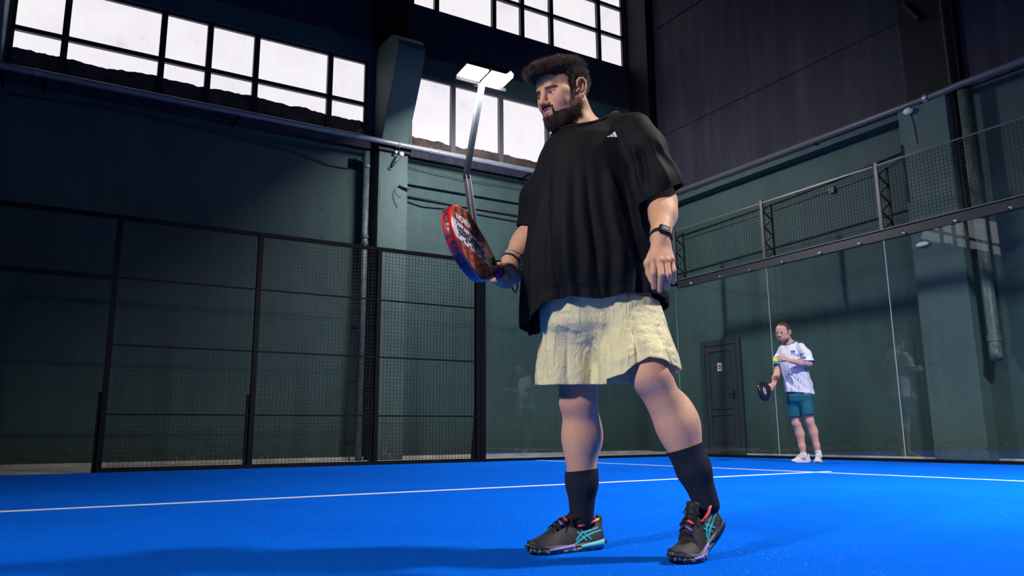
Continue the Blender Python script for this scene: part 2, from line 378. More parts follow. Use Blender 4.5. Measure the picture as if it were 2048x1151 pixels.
# ------------------------------------------------------------------ pipes and cables
pl = MB().tube([(-1.80, -22, 5.35), (-1.80, -1.0, 5.35), (-1.80, .80, 5.33)], .048, 14)
pipe = pl.build('heating_pipe', M['galv'], smooth=True, label='long galvanised pipe running under the windows of the left wall', cat='pipe')
for y in (-4.62, -4.02, -3.86, -10.0):
    MB().tube([(-1.80, y-.02, 5.35), (-1.80, y+.02, 5.35)], .057, 14).build('collar', M['galv'], pipe, smooth=False)
for y in (-9.9, -7.3, -4.66, -1.9, .5):
    MB().box((XL, y-.015, 5.285), (-1.80, y+.015, 5.305)).build('bracket', M['steel_black'], pipe)
pb = MB().tube([(-1.7, .93, 5.10), (4.28, .93, 5.07), (4.52, .93, 5.07), (4.75, .88, 5.06), (12, .88, 5.03)], .05, 14).build('heating_pipe', M['galv_dark'], smooth=True, label='galvanised pipe running along the back wall above the mesh', cat='pipe')
MB().tube([(4.26, .93, 5.07), (4.32, .93, 5.07)], .066, 14).build('collar', M['galv'], pb)
for x in (-.9, 2.4, 4.2, 6.5):
    MB().box((x-.015, .9, 5.01), (x+.015, YB, 5.03)).build('bracket', M['steel_black'], pb)
MB().box((-1.6, .98, 4.93), (3.9, YB, 5.04)).build('trim_11', M['wall_back'], kind='structure')
# down pipes
dp = MB().tube([(-2.02, -5.12, 5.2), (-2.02, -5.12, -.02)], .055, 14).build('down_pipe', M['pipe_paint'], smooth=True, label='green painted down pipe beside the pilaster on the left wall', cat='pipe')
for z in (3.55, 3.66, 4.9): MB().tube([(-2.02, -5.12, z), (-2.02, -5.12, z+.05)], .068, 14).build('collar', M['pipe_paint'], dp)
dp2 = MB().tube([(4.78, .98, 5.0), (4.78, .98, 1.52), (4.79, .95, 1.40), (4.84, .86, 1.30)], .075, 16).build('down_pipe', M['pipe_paint'], smooth=True, label='peeling green down pipe ending in an elbow behind the glass', cat='pipe')
MB().tube([(4.78, .98, 1.60), (4.78, .98, 1.52)], .086, 16).build('collar', M['pipe_paint'], dp2)
MB().tube([(4.60, 1.05, 7.2), (4.60, 1.05, 3.1)], .03, 10).build('conduit', M['cable'], label='thin dark conduit climbing beside the back wall column', cat='pipe')
# cables
def cable(pts, r, label, cat='cable', nm='cable', m='cable'):
    return MB().tube(pts, r, 6).build(nm, M[m], smooth=True, label=label, cat=cat)
cable([(XL+.02, -4.36+.0, 4.60), (XL+.02, -1, 4.57), (XL+.02, 1.1, 4.55)], .022, 'straight black cable duct on the wall right of the pilaster')
cable([(XL+.02, -4.36, 4.53), (XL+.02, -3.95, 4.46), (XL+.02, -3.4, 4.49), (XL+.02, -2, 4.46), (XL+.02, 1, 4.45)], .010, 'sagging thin cable below the black duct on the left wall')
cable([(XL+.02+.1, -4.36, 5.12), (XL+.12, -3.2, 5.07), (XL+.12, -2.2, 5.09), (XL+.12, 1, 5.05)], .006, 'thin cable crossing the beam right of the pilaster')
cable([(XL+.03, -10.3, 5.15), (XL+.03, -9, 5.22), (XL+.03, -7.4, 5.13), (XL+.03, -6.3, 5.06), (XL+.03, -5.7, 4.93), (XL+.03, -5.2, 4.93)], .010, 'thin cable drooping below the pipe on the dark left wall')
cb = cable([(-1.3, YB-.02, 3.52), (1.2, YB-.02, 3.56), (3.80, YB-.02, 3.60)], .014, 'lower black conduit on the back wall behind the mesh')
cable([(-1.3, YB-.02, 4.28), (1.2, YB-.02, 4.33), (2.4, YB-.02, 4.39), (3.86, YB-.02, 4.50)], .014, 'upper black conduit on the back wall behind the mesh')
cable([(-1.0, YB-.03, 4.20), (1.2, YB-.03, 4.22), (2.6, YB-.03, 4.26), (3.3, YB-.03, 4.30), (3.8, YB-.03, 4.43)], .007, 'thin pale cable sagging under the upper conduit', m='pipe_paint')
cable([(3.87, YB-.30, 4.50), (3.88, YB-.30, 3.62)], .010, 'short vertical cable joining the two conduits')
jb = MB().box((2.43, YB-.06, 4.20), (2.53, YB, 4.30)).build('junction_box', M['cable'], label='small dark junction box on the back wall conduit', cat='electrical box')
# wall lamp on the pilaster and hanging tube below it
lm = empty('wall_light', (-1.95, -4.72, 4.95), label='small white globe lamp on an angled stem on the pilaster', cat='lamp')
MB().tube([(0, 0, 0), (.03, 0, 0)], .035, 14).build('wall_plate', M['cable'], lm)
MB().tube([(.02, 0, 0), (.09, .06, .10), (.13, .12, .20)], [.024, .03, .036], 12).build('stem', M['pipe_paint'], lm, smooth=True)
MB().sphere((.145, .15, .235), .045, 14, 10).build('globe', M['white_plastic'], lm, smooth=True)
MB().sphere((.10, .07, .27), .028, 10, 8).build('sensor', M['white_plastic'], lm, smooth=True)
tb = empty('cable_stub', (-1.95, -4.5, 4.62), label='grey plug on a dangling cable loop on the pilaster face', cat='cable')
MB().tube([(.02, -.06, .035), (.045, .05, .02), (.05, .16, .0)], [.016, .028, .018], 10).build('plug', M['mullion_blue'], tb, smooth=True)
MB().tube([(.02, -.06, .035), (.02, -.13, -.03), (.02, -.155, -.13), (.02, -.13, -.26), (.02, -.07, -.36)], .006, 6).build('cable_tail', M['pipe_paint'], tb, smooth=True)
MB().tube([(.02, -.13, -.05), (.02, -.08, -.13), (.02, .0, -.17)], .004, 6).build('thin_wire', M['pipe_paint'], tb, smooth=True)
lm2 = empty('wall_light', (4.05, YB, 4.95), label='small white security lamp under the pipe on the back wall', cat='lamp')
MB().sphere((0, -.34, 0), (.075, .05, .05), 14, 10).build('globe', M['white_plastic'], lm2, smooth=True)
MB().tube([(0, -.33, 0), (0, -.28, 0)], .03, 10).build('wall_plate', M['white_plastic'], lm2)
MB().tube([(0, -.29, -.03), (.03, -.29, -.2), (.05, -.29, -.5)], .007, 6).build('lead', M['cable'], lm2)
MB().sphere((4.02, YB-.31, 2.99-.02), (.10, .03, .035), 10, 6).build('wall_light', M['white_plastic'], smooth=True, label='small pale lamp on the back wall pilaster behind the glass', cat='lamp')
# column foot bracket high up on the back wall
MB().beam((4.05, YB-.14, 6.70), (4.25, YB-.14, 6.35), .10, .05).build('bracket', M['cable'], label='small dark slanted bracket high on the back wall column', cat='bracket')

# ------------------------------------------------------------------ the court
MB().box((0, -20, -.03), (10, 0, 0)).build('court_turf', M['turf'], kind='structure')
def line(lo, hi, label): return MB().box((lo[0], lo[1], .0), (hi[0], hi[1], .003)).build('court_line', M['white_paint'], label=label, cat='line')
line((.05, -3.075), (9.95, -3.025), 'white service line parallel to the back glass wall')
line((4.975, -10), (5.025, -3.0752), 'white centre line running to the service line')
MB().box((4.975, -3.0248, 0), (5.025, -2.83, .003)).build('court_line', M['white_paint'], label='short stub of centre line beyond the service line', cat='line')
# glass walls
def pane_y(x0, x1, n, lab):     # back wall panes in plane y=0
    g_ = empty('glass_wall', ((x0+x1)/2, .03, 0), label=lab, cat='glass wall', group='panes of the back glass wall')
    MB().box((x0-(x0+x1)/2+.004, -.005, .04), (x1-(x0+x1)/2-.004, .005, 3.0)).build('pane', M['glass'], g_)
    MB().box((x1-(x0+x1)/2-.0045, -.0062, .04), (x1-(x0+x1)/2-.0005, .0062, 2.96)).build('polished_edge', M['glass_edge'], g_)
    MB().box((x0-(x0+x1)/2, -.03, 0), (x1-(x0+x1)/2, .02, .04)).build('base_channel', M['steel_black'], g_)
    return g_
labs = ['tall clear glass pane nearest the corner, in front of the slate door', 'tall clear glass pane directly behind the far player', 'tall clear glass pane right of the far player, with the peeling down pipe behind', 'tall clear glass pane past the down pipe at the right picture edge', 'fifth tall glass pane of the back wall, beyond the picture edge']
for k in range(5): pane_y(2*k, 2*k+2, k, labs[k])
for k, (ya, yb, lab) in enumerate(((-2, 0, 'side glass pane next to the court corner, behind the near player'), (-3.93, -2, 'side glass pane between the mesh fence and the near player'))):
    g_ = empty('glass_wall', (-.03, ya, 0), label=lab, cat='glass wall', group='panes of the side glass wall')
    MB().box((-.005, .004, .04), (.005, yb-ya-.004, 3.0)).build('pane', M['glass'], g_)
    MB().box((-.0062, yb-ya-.0045, .04), (.0062, yb-ya-.0005, 2.96)).build('polished_edge', M['glass_edge'], g_)
    MB().box((-.02, 0, 0), (.03, yb-ya, .04)).build('base_channel', M['steel_black'], g_)
    MB().box((-.03, 0, 2.97), (.05, yb-ya, 3.03)).build('top_rail', M['steel_black'], g_)
# top beam of the back glass wall with chrome bolts
bm_ = MB().box((0, .015, 2.93), (10, .085, 3.06)).build('top_beam', M['rail_grey'], label='dark steel beam with chrome bolts along the top of the back glass', cat='beam')
MB().box((0, -.005, 3.06), (10, .09, 3.075)).build('flange', M['post_grey'], bm_)
for x in (.38, 1.05, 1.69, 2.34, 3.01, 3.65, 4.31, 4.99, 5.64, 6.3):
    b_ = MB().tube([(x, -.02, 2.952), (x, .02, 2.952)], .020, 12).sphere((x, -.02, 2.952), .017, 10, 6).build('bolt', M['bolt'], bm_, smooth=True)
# mesh in a plane: wires 50 mm apart
def wires(mb, u0, u1, z0, z1, fn, r=.0021, step=.05):
    nu = int(round((u1-u0)/step)); nz = int(round((z1-z0)/step))
    for i in range(1, nu):
        u = u0+(u1-u0)*i/nu; mb.beam(fn(u, z0, 0), fn(u, z1, 0), 2*r, 2*r)
    for j in range(1, nz):
        z = z0+(z1-z0)*j/nz; mb.beam(fn(u0, z, .004), fn(u1, z, .004), 2*r, 2*r)
    return mb
# side fence, three full panels and one short panel over the gate opening
Yp = [-4.055, -5.63, -7.27, -8.92, -10.6]
flab = ['black mesh fence panel beside the side glass, in front of the green pilaster', 'middle of the three tall black mesh fence panels', 'leftmost tall black mesh fence panel, next to the opening', 'short black mesh panel high above the court opening at the left edge']
for k in range(4):
    ya, yb = Yp[k+1]+.031, Yp[k]-.031; zlo = 0 if k < 3 else 2.22
    fp = empty('mesh_fence', (0, ya, 0), label=flab[k], cat='fence', group='mesh panels of the side fence'); L_ = yb-ya
    fn = lambda u, z, d: (d, u, z)
    zr = [.02, .65, 1.45, 2.25, 2.98] if k < 3 else [2.24, 2.98]
    for a, b in zip(zr[:-1], zr[1:]):
        m_ = wires(MB(), .02, L_-.02, a, b, fn).build('mesh_infill', M['wire'], fp, kind='stuff')
    for z in zr:
        h = .05 if z in (.02, 2.98) or k == 3 else .022
        MB().box((-.025 if h == .05 else -.01, 0, z-h/2+(.005 if z == .02 else 0)), (.025 if h == .05 else .012, L_, z+h/2+(.005 if z == .02 else 0))).build('rail', M['steel_black'], fp)
for k, (y, lab) in enumerate(((-5.63, 'black fence post in front of the down pipe'), (-7.27, 'black fence post in the middle of the dark left wall'), (-8.92, 'black fence post at the edge of the court opening'), (-10.6, 'black fence post left of the court opening'))):
    ps = empty('fence_post', (0, y, 0), label=lab, cat='post', group='posts of the side fence')
    MB().box((-.035, -.03, 0), (.035, .03, 3.0)).build('upright', M['steel_black'], ps)
    MB().prism([(-.035, 0), (.035, 0), (.035, .0), (.03, .9), (-.03, .9)], lambda u, v, d: (d-.05, u-.035, v), 0, .05).build('stiffener', M['steel_black'], ps)
    for z in (.3, .62, 1.4, 2.2, 2.9):
        MB().tube([(.035, 0, z), (.040, 0, z)], .007, 6).build('bolt', M['rail_grey'], ps)
ps = empty('fence_post', (0, -4.0, 0), label='wide double black post where the mesh fence meets the side glass', cat='post', group='posts of the side fence')
MB().box((-.04, -.085, 0), (.04, -.02, 3.0)).build('upright', M['steel_black'], ps); MB().box((-.05, -.02, 0), (.05, .065, 3.02)).build('upright', M['steel_black'], ps)
MB().prism([(-.14, 0), (-.05, 0), (-.05, 1.2)], lambda u, v, d: (d, u, v), -.04, .0).build('stiffener', M['steel_black'], ps)
# mesh on top of the back wall z 3.07 - 4.0
blab = ['dark mesh panel above the glass next to the court corner', 'dark mesh panel above the glass over the far player', 'dark mesh panel above the glass, right of the centre truss post', 'dark mesh panel above the glass at the right picture edge', 'last dark mesh panel above the glass beyond the picture edge']
for k in range(5):
    x0 = 2*k
    fp = empty('mesh_fence', (x0, .04, 0), label=blab[k], cat='fence', group='mesh panels above the back glass')
    wires(MB(), .03, 1.97, 3.09, 3.98, lambda u, z, d: (u, -.035+d, z)).build('mesh_infill', M['wire_back'], fp, kind='stuff')
    MB().box((.03, -.045, 3.965), (1.97, -.03, 3.985)).build('rail', M['post_grey'], fp)
for k in range(5):
    x0 = 2*k
    ps = empty('truss_post', (x0, .03, 3.07), label=['truss post of the upper mesh standing at the court corner', 'truss post of the upper mesh left above the far player', 'truss post of the upper mesh right above the far player', 'truss post near the dark column of the back wall', 'truss post of the upper mesh beyond the picture edge'][k], cat='post', group='truss posts above the back glass')
    MB().box((-.022, -.03, 0), (.022, .004, .95)).build('front_bar', M['post_grey'], ps)
    MB().box((.028, .15, 0), (.058, .166, .90)).build('rear_bar', M['steel_black'], ps)
    z_ = MB(); n = 7
    for i in range(n):
        a, b = .9*i/n, .9*(i+1)/n; p, q = ((.012, 0), (.043, .155)) if i % 2 == 0 else ((.043, .155), (.012, 0))
        z_.beam((p[0], p[1], a), (q[0], q[1], b), .03, .008)
    z_.build('lattice', M['steel_black'], ps)

# ------------------------------------------------------------------ floodlight masts
def mast(x, y, sx, which, label, aim):
    """sx = +1 when the court lies towards +x"""
    power = LAMP_POWER[which]
    ms = empty('floodlight_mast', (x, y, 0), label=label, cat='floodlight', group='floodlight masts of the court')
    if x > 0 or y < -5: MB().box((-.05, .075, 0), (.05, .15, 3.0)).build('pole_base', M['steel_black'], ms)
    k1 = (-.48*sx, .0, 4.48); top = (.06*sx, .0, 5.86)
    MB().beam((0, .06, 2.7), (k1[0], .045, 4.5), .012, .10, up=(0, 0, 1)).beam((0, -.02, 2.7), (k1[0], -.02, 4.5), .012, .10).build('lower_arm', M['post_grey'], ms)
    MB().beam((0, .02, 2.7), (k1[0], .012, 4.5), .07, .03, up=(1, 0, 0)).build('web', M['steel_black'], ms)
    MB().beam(k1, top, .075, .09, up=(1, 0, 0)).build('upper_arm', M['rail_grey'], ms)
    for dy in (-.205, .235):
        hd = MB().box((-.19, -.20, .02), (.19, .20, .07))
        for i in range(9): hd.box((-.18+.042*i, -.19, .07), (-.17+.042*i, .19, .11))
        h = hd.build('lamp_head', M['steel_black'], ms); h.location = (.13*sx, dy, 5.95); h.rotation_euler = (0, -.10*sx, 0)
        f = MB().box((-.175, -.19, .0), (.175, .19, .019)).build('led_panel', M['led'], h)
    MB().box((-.04, -.45, 5.84), (.04, .45, 5.90)).build('crossbar', M['steel_black'], ms)
    ld = bpy.data.lights.new('floodlight', 'AREA'); ld.shape = 'RECTANGLE'; ld.size = .95; ld.size_y = .34; ld.energy = power; ld.color = (1.0, .96, .93); ld.spread = math.radians(LAMP_BEAM[which])
    lo = bpy.data.objects.new('floodlight', ld); COL.objects.link(lo)
    d = Vector(aim).normalized()
    lo.location = Vector((x+.15*sx, y, 5.88)) + d*.03
    zz = -d; xx = Vector((0, 1, 0)); xx = (xx - zz*xx.dot(zz)).normalized(); yy = zz.cross(xx)
    lo.rotation_euler = Matrix((xx, yy, zz)).transposed().to_euler()
    lo.parent = ms; lo.matrix_parent_inverse = Matrix.Translation(-Vector((x, y, 0)))
    return ms
mast(0, -4, 1, 'far', 'angled floodlight mast with two glowing heads rising from the side fence', (-.35, .60, -.80))
mast(10, -4, -1, 'key', 'floodlight mast on the near side of the court by the back wall', (-.42, .06, -1))
mast(10, -16, -1, 'rear', 'floodlight mast on the near side of the court far from the back wall', (.10, .90, -.70))
mast(0, -16, 1, 'side', 'floodlight mast on the far side fence beyond the picture', (.1, 0, -1))

# ================================================================== implicit modelling (distance field -> one smooth mesh)
def smin(a, b, k):
    h = np.clip(.5 + .5*(a-b)/k, 0, 1)
    return a*(1-h) + b*h - k*h*(1-h)
class Field:
    """dense signed-distance grid over a box; primitives touch only their own neighbourhood"""
    def __init__(s, lo, hi, res):
        s.lo = np.array(lo, float); s.res = res; n = np.ceil((np.array(hi)-s.lo)/res).astype(int)+1
        s.n = n; s.ax = [(s.lo[i]+np.arange(n[i])*res).astype(np.float32) for i in range(3)]
        s.d = np.full(tuple(n), 1.0, np.float32); s.R = np.eye(3); s.T = np.zeros(3); s.S = 1.0
    def frame(s, R=None, T=None, S=1.0):
        s.R = np.eye(3) if R is None else np.array(R, float); s.T = np.zeros(3) if T is None else np.array(T, float); s.S = S; return s
    def pt(s, p): return s.R @ (np.array(p, float)*s.S) + s.T
    def sl(s, lo, hi, m):
        i0 = np.maximum(0, np.floor((lo-m-s.lo)/s.res).astype(int)); i1 = np.minimum(s.n, np.ceil((hi+m-s.lo)/s.res).astype(int)+1)
        if (i1 <= i0).any(): return None
        sl = tuple(slice(a, b) for a, b in zip(i0, i1))
        X = s.ax[0][sl[0]][:, None, None]; Y = s.ax[1][sl[1]][None, :, None]; Z = s.ax[2][sl[2]][None, None, :]
        return sl, X, Y, Z
    def comb(s, sl, d, k, op):
        if op == 'add': s.d[sl] = smin(s.d[sl], d, k) if k > 0 else np.minimum(s.d[sl], d)
        elif op == 'sub': s.d[sl] = -smin(-s.d[sl], d, k) if k > 0 else np.maximum(s.d[sl], -d)
    def cap(s, a, b, ra, rb=None, k=.01, op='add'):
        """tapered capsule"""
        rb = ra if rb is None else rb; a = s.pt(a); b = s.pt(b); ra *= s.S; rb *= s.S; k *= s.S; rm = max(ra, rb)
        q = s.sl(np.minimum(a, b)-rm, np.maximum(a, b)+rm, k+2*s.res)
        if q is None: return s
        sl, X, Y, Z = q; ab = b-a; L = float(ab@ab)+1e-12
        t = np.clip(((X-a[0])*ab[0]+(Y-a[1])*ab[1]+(Z-a[2])*ab[2])/L, 0, 1)
        d = np.sqrt((X-a[0]-t*ab[0])**2+(Y-a[1]-t*ab[1])**2+(Z-a[2]-t*ab[2])**2)-(ra+(rb-ra)*t)
        s.comb(sl, d, k, op); return s
    def chain(s, pts, rs, k=.01, op='add'):
        for i in range(len(pts)-1): s.cap(pts[i], pts[i+1], rs[i], rs[i+1], k, op)
        return s
    def ell(s, c, r, k=.01, op='add', rot=None):
        c = s.pt(c); r = np.array(r if hasattr(r, '__len__') else (r, r, r), float)*s.S; k *= s.S
        Rm = s.R if rot is None else s.R @ np.array(Euler(rot).to_matrix())
        rm = np.abs(Rm) @ r
        q = s.sl(c-rm, c+rm, k+2*s.res)
        if q is None: return s
        sl, X, Y, Z = q; X = X-c[0]; Y = Y-c[1]; Z = Z-c[2]
        u = [X*Rm[0, i]+Y*Rm[1, i]+Z*Rm[2, i] for i in range(3)]
        k0 = np.sqrt((u[0]/r[0])**2+(u[1]/r[1])**2+(u[2]/r[2])**2)
        k1 = np.sqrt((u[0]/r[0]**2)**2+(u[1]/r[1]**2)**2+(u[2]/r[2]**2)**2)+1e-9
        s.comb(sl, k0*(k0-1)/k1, k, op); return s
    def fn(s, lo, hi, f, k=.01, op='add'):
        """any distance function f(X, Y, Z) inside a box"""
        q = s.sl(np.array(lo, float), np.array(hi, float), 0)
        if q is None: return s
        sl, X, Y, Z = q; s.comb(sl, f(X, Y, Z).astype(np.float32), k, op); return s
    def mesh(s):
        d = s.d; S = d < 0; n = s.n
        c = np.zeros(tuple(n-1), np.uint8)
        for i in (0, 1):
            for j in (0, 1):
                for k in (0, 1): c += S[i:n[0]-1+i, j:n[1]-1+j, k:n[2]-1+k]
        act = (c > 0) & (c < 8); idx = np.argwhere(act)
        vid = np.full(act.shape, -1, np.int64); vid[act] = np.arange(len(idx))
        acc = np.zeros((len(idx), 3)); cnt = np.zeros(len(idx))
        cs = [(i, j, k) for i in (0, 1) for j in (0, 1) for k in (0, 1)]
        val = {q: d[idx[:, 0]+q[0], idx[:, 1]+q[1], idx[:, 2]+q[2]] for q in cs}
        for p in cs:
            for ax in range(3):
                if p[ax] == 0:
                    q = list(p); q[ax] = 1; q = tuple(q); a, b = val[p], val[q]; m = (a < 0) != (b < 0)
                    t = np.where(m, a/(a-b+1e-20), 0)
                    P = np.array(p, float)[None, :].repeat(len(idx), 0); P[:, ax] += t
                    acc[m] += P[m]; cnt[m] += 1
        v = (idx + acc/np.maximum(cnt, 1)[:, None])*s.res + s.lo
        F = []
        for ax in range(3):
            a1, a2 = [(1, 2), (2, 0), (0, 1)][ax]
            sl0 = [slice(1, n[i]-1) for i in range(3)]; sl0[ax] = slice(0, n[ax]-1)
            sl1 = list(sl0); sl1[ax] = slice(1, n[ax])
            A = S[tuple(sl0)]; B = S[tuple(sl1)]
            e = np.argwhere(A != B); off = np.array([1, 1, 1]); off[ax] = 0; e = e+off
            fl = S[e[:, 0], e[:, 1], e[:, 2]]
            def cell(o1, o2):
                q = e.copy(); q[:, a1] -= o1; q[:, a2] -= o2; return vid[q[:, 0], q[:, 1], q[:, 2]]
            f = np.stack([cell(1, 1), cell(0, 1), cell(0, 0), cell(1, 0)], 1)
            f[~fl] = f[~fl][:, ::-1]; F.append(f)
        return v, np.concatenate(F)
def meshobj(name, v, f, mats, parent=None, smooth=True, **tags):
    me = bpy.data.meshes.new(name)
    me.vertices.add(len(v)); me.vertices.foreach_set('co', np.asarray(v, np.float32).ravel())
    k = f.shape[1]; me.loops.add(len(f)*k); me.loops.foreach_set('vertex_index', f.astype(np.int32).ravel())
    me.polygons.add(len(f)); me.polygons.foreach_set('loop_start', np.arange(len(f), dtype=np.int32)*k)
    me.update(calc_edges=True)
    if smooth: me.polygons.foreach_set('use_smooth', np.ones(len(f), bool))
    for m in (mats if isinstance(mats, (list, tuple)) else [mats]): me.materials.append(m)
    o = bpy.data.objects.new(name, me); COL.objects.link(o)
    if parent: o.parent = parent
    return tag(o, **tags)
def join_vf(parts):
    vs, fs, n = [], [], 0
    for v, f in parts: vs.append(v); fs.append(f+n); n += len(v)
    return np.concatenate(vs), np.concatenate(fs)
def inside_cloth(F, cloth, margin, sel):
    """keep the body under its clothes: intersect it with the garment's volume where sel(X, Y, Z)"""
    G_ = Field(F.lo, F.lo+(F.n-1)*F.res, F.res)
    G_ = Field.__new__(Field); G_.lo, G_.res, G_.n, G_.ax, G_.R, G_.T, G_.S = F.lo, F.res, F.n, F.ax, np.eye(3), np.zeros(3), 1.0
    G_.d = np.full(tuple(F.n), 1.0, np.float32); cloth(G_)
    X = F.ax[0][:, None, None]; Y = F.ax[1][None, :, None]; Z = F.ax[2][None, None, :]
    w = np.clip(sel(X, Y, Z), 0, 1)*np.ones_like(F.d); d = G_.d+margin
    F.d = np.where(w > 0, np.maximum(F.d, d-(1-w)*.06), F.d).astype(np.float32)
def relax(v, f, it=2, lam=.5):
    """laplacian smoothing that keeps the topology"""
    e = np.concatenate([f[:, [i, (i+1) % 4]] for i in range(4)])
    for _ in range(it):
        acc = np.zeros_like(v); c = np.zeros(len(v))
        np.add.at(acc, e[:, 0], v[e[:, 1]]); np.add.at(c, e[:, 0], 1); np.add.at(acc, e[:, 1], v[e[:, 0]]); np.add.at(c, e[:, 1], 1)
        v = v + lam*(acc/np.maximum(c, 1)[:, None]-v)
    return v
def vnormals(v, f):
    n = np.cross(v[f[:, 2]]-v[f[:, 0]], v[f[:, 3]]-v[f[:, 1]]); a = np.zeros_like(v)
    for i in range(4): np.add.at(a, f[:, i], n)
    return a/(np.linalg.norm(a, axis=1, keepdims=True)+1e-12)
def vnoise(p, scale, seed=0):
    """smooth value noise, about -1..1"""
    q = np.asarray(p)*scale+seed*17.31; i = np.floor(q).astype(np.int64); t = q-i; t = t*t*(3-2*t); out = 0
    def h(a): return np.modf(np.abs(np.sin(a[:, 0]*127.1+a[:, 1]*311.7+a[:, 2]*74.7+seed*13.7)*43758.5453))[0]
    for dx in (0, 1):
        for dy in (0, 1):
            for dz in (0, 1):
                w = (t[:, 0] if dx else 1-t[:, 0])*(t[:, 1] if dy else 1-t[:, 1])*(t[:, 2] if dz else 1-t[:, 2])
                out = out + w*h(i+np.array([dx, dy, dz]))
    return out*2-1
def cut_plane(o, co, no):
    """trim away everything on the positive side of a plane, leaving a clean open hem"""
    bm = bmesh.new(); bm.from_mesh(o.data)
    bmesh.ops.bisect_plane(bm, geom=bm.verts[:]+bm.edges[:]+bm.faces[:], plane_co=co, plane_no=no, clear_outer=True)
    bm.to_mesh(o.data); bm.free()
def cut_local(o, co, no, c, rad):
    """trim only near c (inside a sphere, or where c(x, y, z) is true)"""
    bm = bmesh.new(); bm.from_mesh(o.data)
    if callable(c): inside = lambda p: c(*p)
    else: c = Vector(c); inside = lambda p: (p-c).length < rad
    vs = [v for v in bm.verts if inside(v.co)]; es = list({e for v in vs for e in v.link_edges}); fs = list({f for v in vs for f in v.link_faces})
    bmesh.ops.bisect_plane(bm, geom=vs+es+fs, plane_co=co, plane_no=no)
    co = Vector(co); no = Vector(no)
    kill = [f for f in bm.faces if inside(f.calc_center_median()) and (f.calc_center_median()-co).dot(no) > 0]
    bmesh.ops.delete(bm, geom=kill, context='FACES'); bm.to_mesh(o.data); bm.free()
def solid(o, t, off=-1):
    md = o.modifiers.new('thickness', 'SOLIDIFY'); md.thickness = t; md.offset = off; return o
def coords(o):
    a = np.empty(len(o.data.vertices)*3, np.float32); o.data.vertices.foreach_get('co', a); return a.reshape(-1, 3).astype(float)
def setco(o, v):
    o.data.vertices.foreach_set('co', np.asarray(v, np.float32).ravel()); o.data.update()
def omesh_normals(o):
    a = np.empty(len(o.data.vertices)*3, np.float32); o.data.vertices.foreach_get('normal', a); return a.reshape(-1, 3).astype(float)

# ---- skin, cloth, hair materials
def skinmat(name, base, ruddy):
    m = mat(name, base, 0.60, sss=0.12); g = NG(m); P = g.coord()
    at = g.n('ShaderNodeAttribute'); at.attribute_name = 'tone'; sp = g.n('ShaderNodeSeparateColor'); g.l(at.outputs['Color'], sp.inputs[0])
    n1 = g.noise(P, 9, 5, .6); n2 = g.noise(P, 70, 4, .6)
    c = g.mix(g.ramp(n1, [(.35, G3(0)), (.7, G3(.55))]), base, ruddy)
    c = g.mix(g.ramp(n2, [(.45, G3(0)), (.75, G3(.3))]), c, tuple(v*.72 for v in base))
    c = g.mix(sp.outputs[0], c, (0.36, 0.115, 0.10))          # lips, ears, knuckles
    c = g.mix(sp.outputs[1], c, (0.045, 0.028, 0.022))        # beard stubble, brows, darker tone around the eyes
    hairs = g.ramp(g.noise(g.coord(scale=(1, 1, .35)), 620, 2, .7), [(.52, G3(0)), (.64, G3(.55))])
    c = g.mix(g.math('MULTIPLY', hairs, sp.outputs[2]), c, (0.07, 0.035, 0.02))   # body hair on legs and arms
    g.base(c); g.bump(g.math('ADD', g.math('MULTIPLY', n2, .6), hairs), .25, .002)
    return m
M['skin'] = skinmat('skin', (0.70, 0.385, 0.245), (0.70, 0.32, 0.20))
M['skin2'] = skinmat('skin_pale', (0.60, 0.33, 0.26), (0.58, 0.27, 0.21))
def hairmat(name, root, tip, r=.38):
    m = mat(name, root, r, spec=.55); g = NG(m); nn = g.noise(g.coord(), 60, 3, .6)
    g.base(g.ramp(nn, [(.35, root), (.7, tip)])); return m
M['hair'] = hairmat('brown_hair', (0.060, 0.040, 0.028), (0.27, 0.19, 0.135), .45)
M['scalp_hair'] = mat('scalp_hair', (0.016, 0.010, 0.007), 0.85, spec=.1)
M['beard'] = hairmat('dark_beard', (0.026, 0.016, 0.012), (0.11, 0.068, 0.048), .6)
M['hair2'] = hairmat('cropped_hair', (0.045, 0.028, 0.018), (0.12, 0.075, 0.05))
M['eye_white'] = mat('eyeball', (0.62, 0.58, 0.56), 0.12)
M['iris'] = mat('iris', (0.035, 0.030, 0.022), 0.1)
M['pupil'] = mat('pupil', (0.003, 0.003, 0.003), 0.06)

def strands(name, roots, dirs, bend, length, width, material, parent, nseg=4, jitter=.35, seed=1, kind=None):
    """thin tapered ribbons; dirs = start directions, bend = direction each strand leans into"""
    r = np.random.default_rng(seed); n = len(roots)
    L = length*(1+r.uniform(-.35, .35, n)) if np.isscalar(length) else length*(1+r.uniform(-.25, .25, n))
    d0 = dirs + r.normal(0, jitter, (n, 3)); d0 /= np.linalg.norm(d0, axis=1, keepdims=True)
    b = bend + r.normal(0, jitter, (n, 3))*.6
    side = np.cross(d0, r.normal(0, 1, (n, 3))); side /= np.linalg.norm(side, axis=1, keepdims=True)+1e-9
    p = roots.copy(); vs = []; d = d0.copy()
    for i in range(nseg+1):
        w = width*(1-(i/nseg)**2*.85)
        vs.append(p-side*w/2); vs.append(p+side*w/2)
        d = d0 + b*(i+1)/nseg; d /= np.linalg.norm(d, axis=1, keepdims=True)+1e-9
        p = p + d*(L/nseg)[:, None]
    V_ = np.stack(vs, 1).reshape(-1, 3); k = 2*(nseg+1); base = (np.arange(n)*k)[:, None]
    F_ = np.concatenate([base+np.array([[2*i, 2*i+1, 2*i+3, 2*i+2]]) for i in range(nseg)])
    return V_, F_

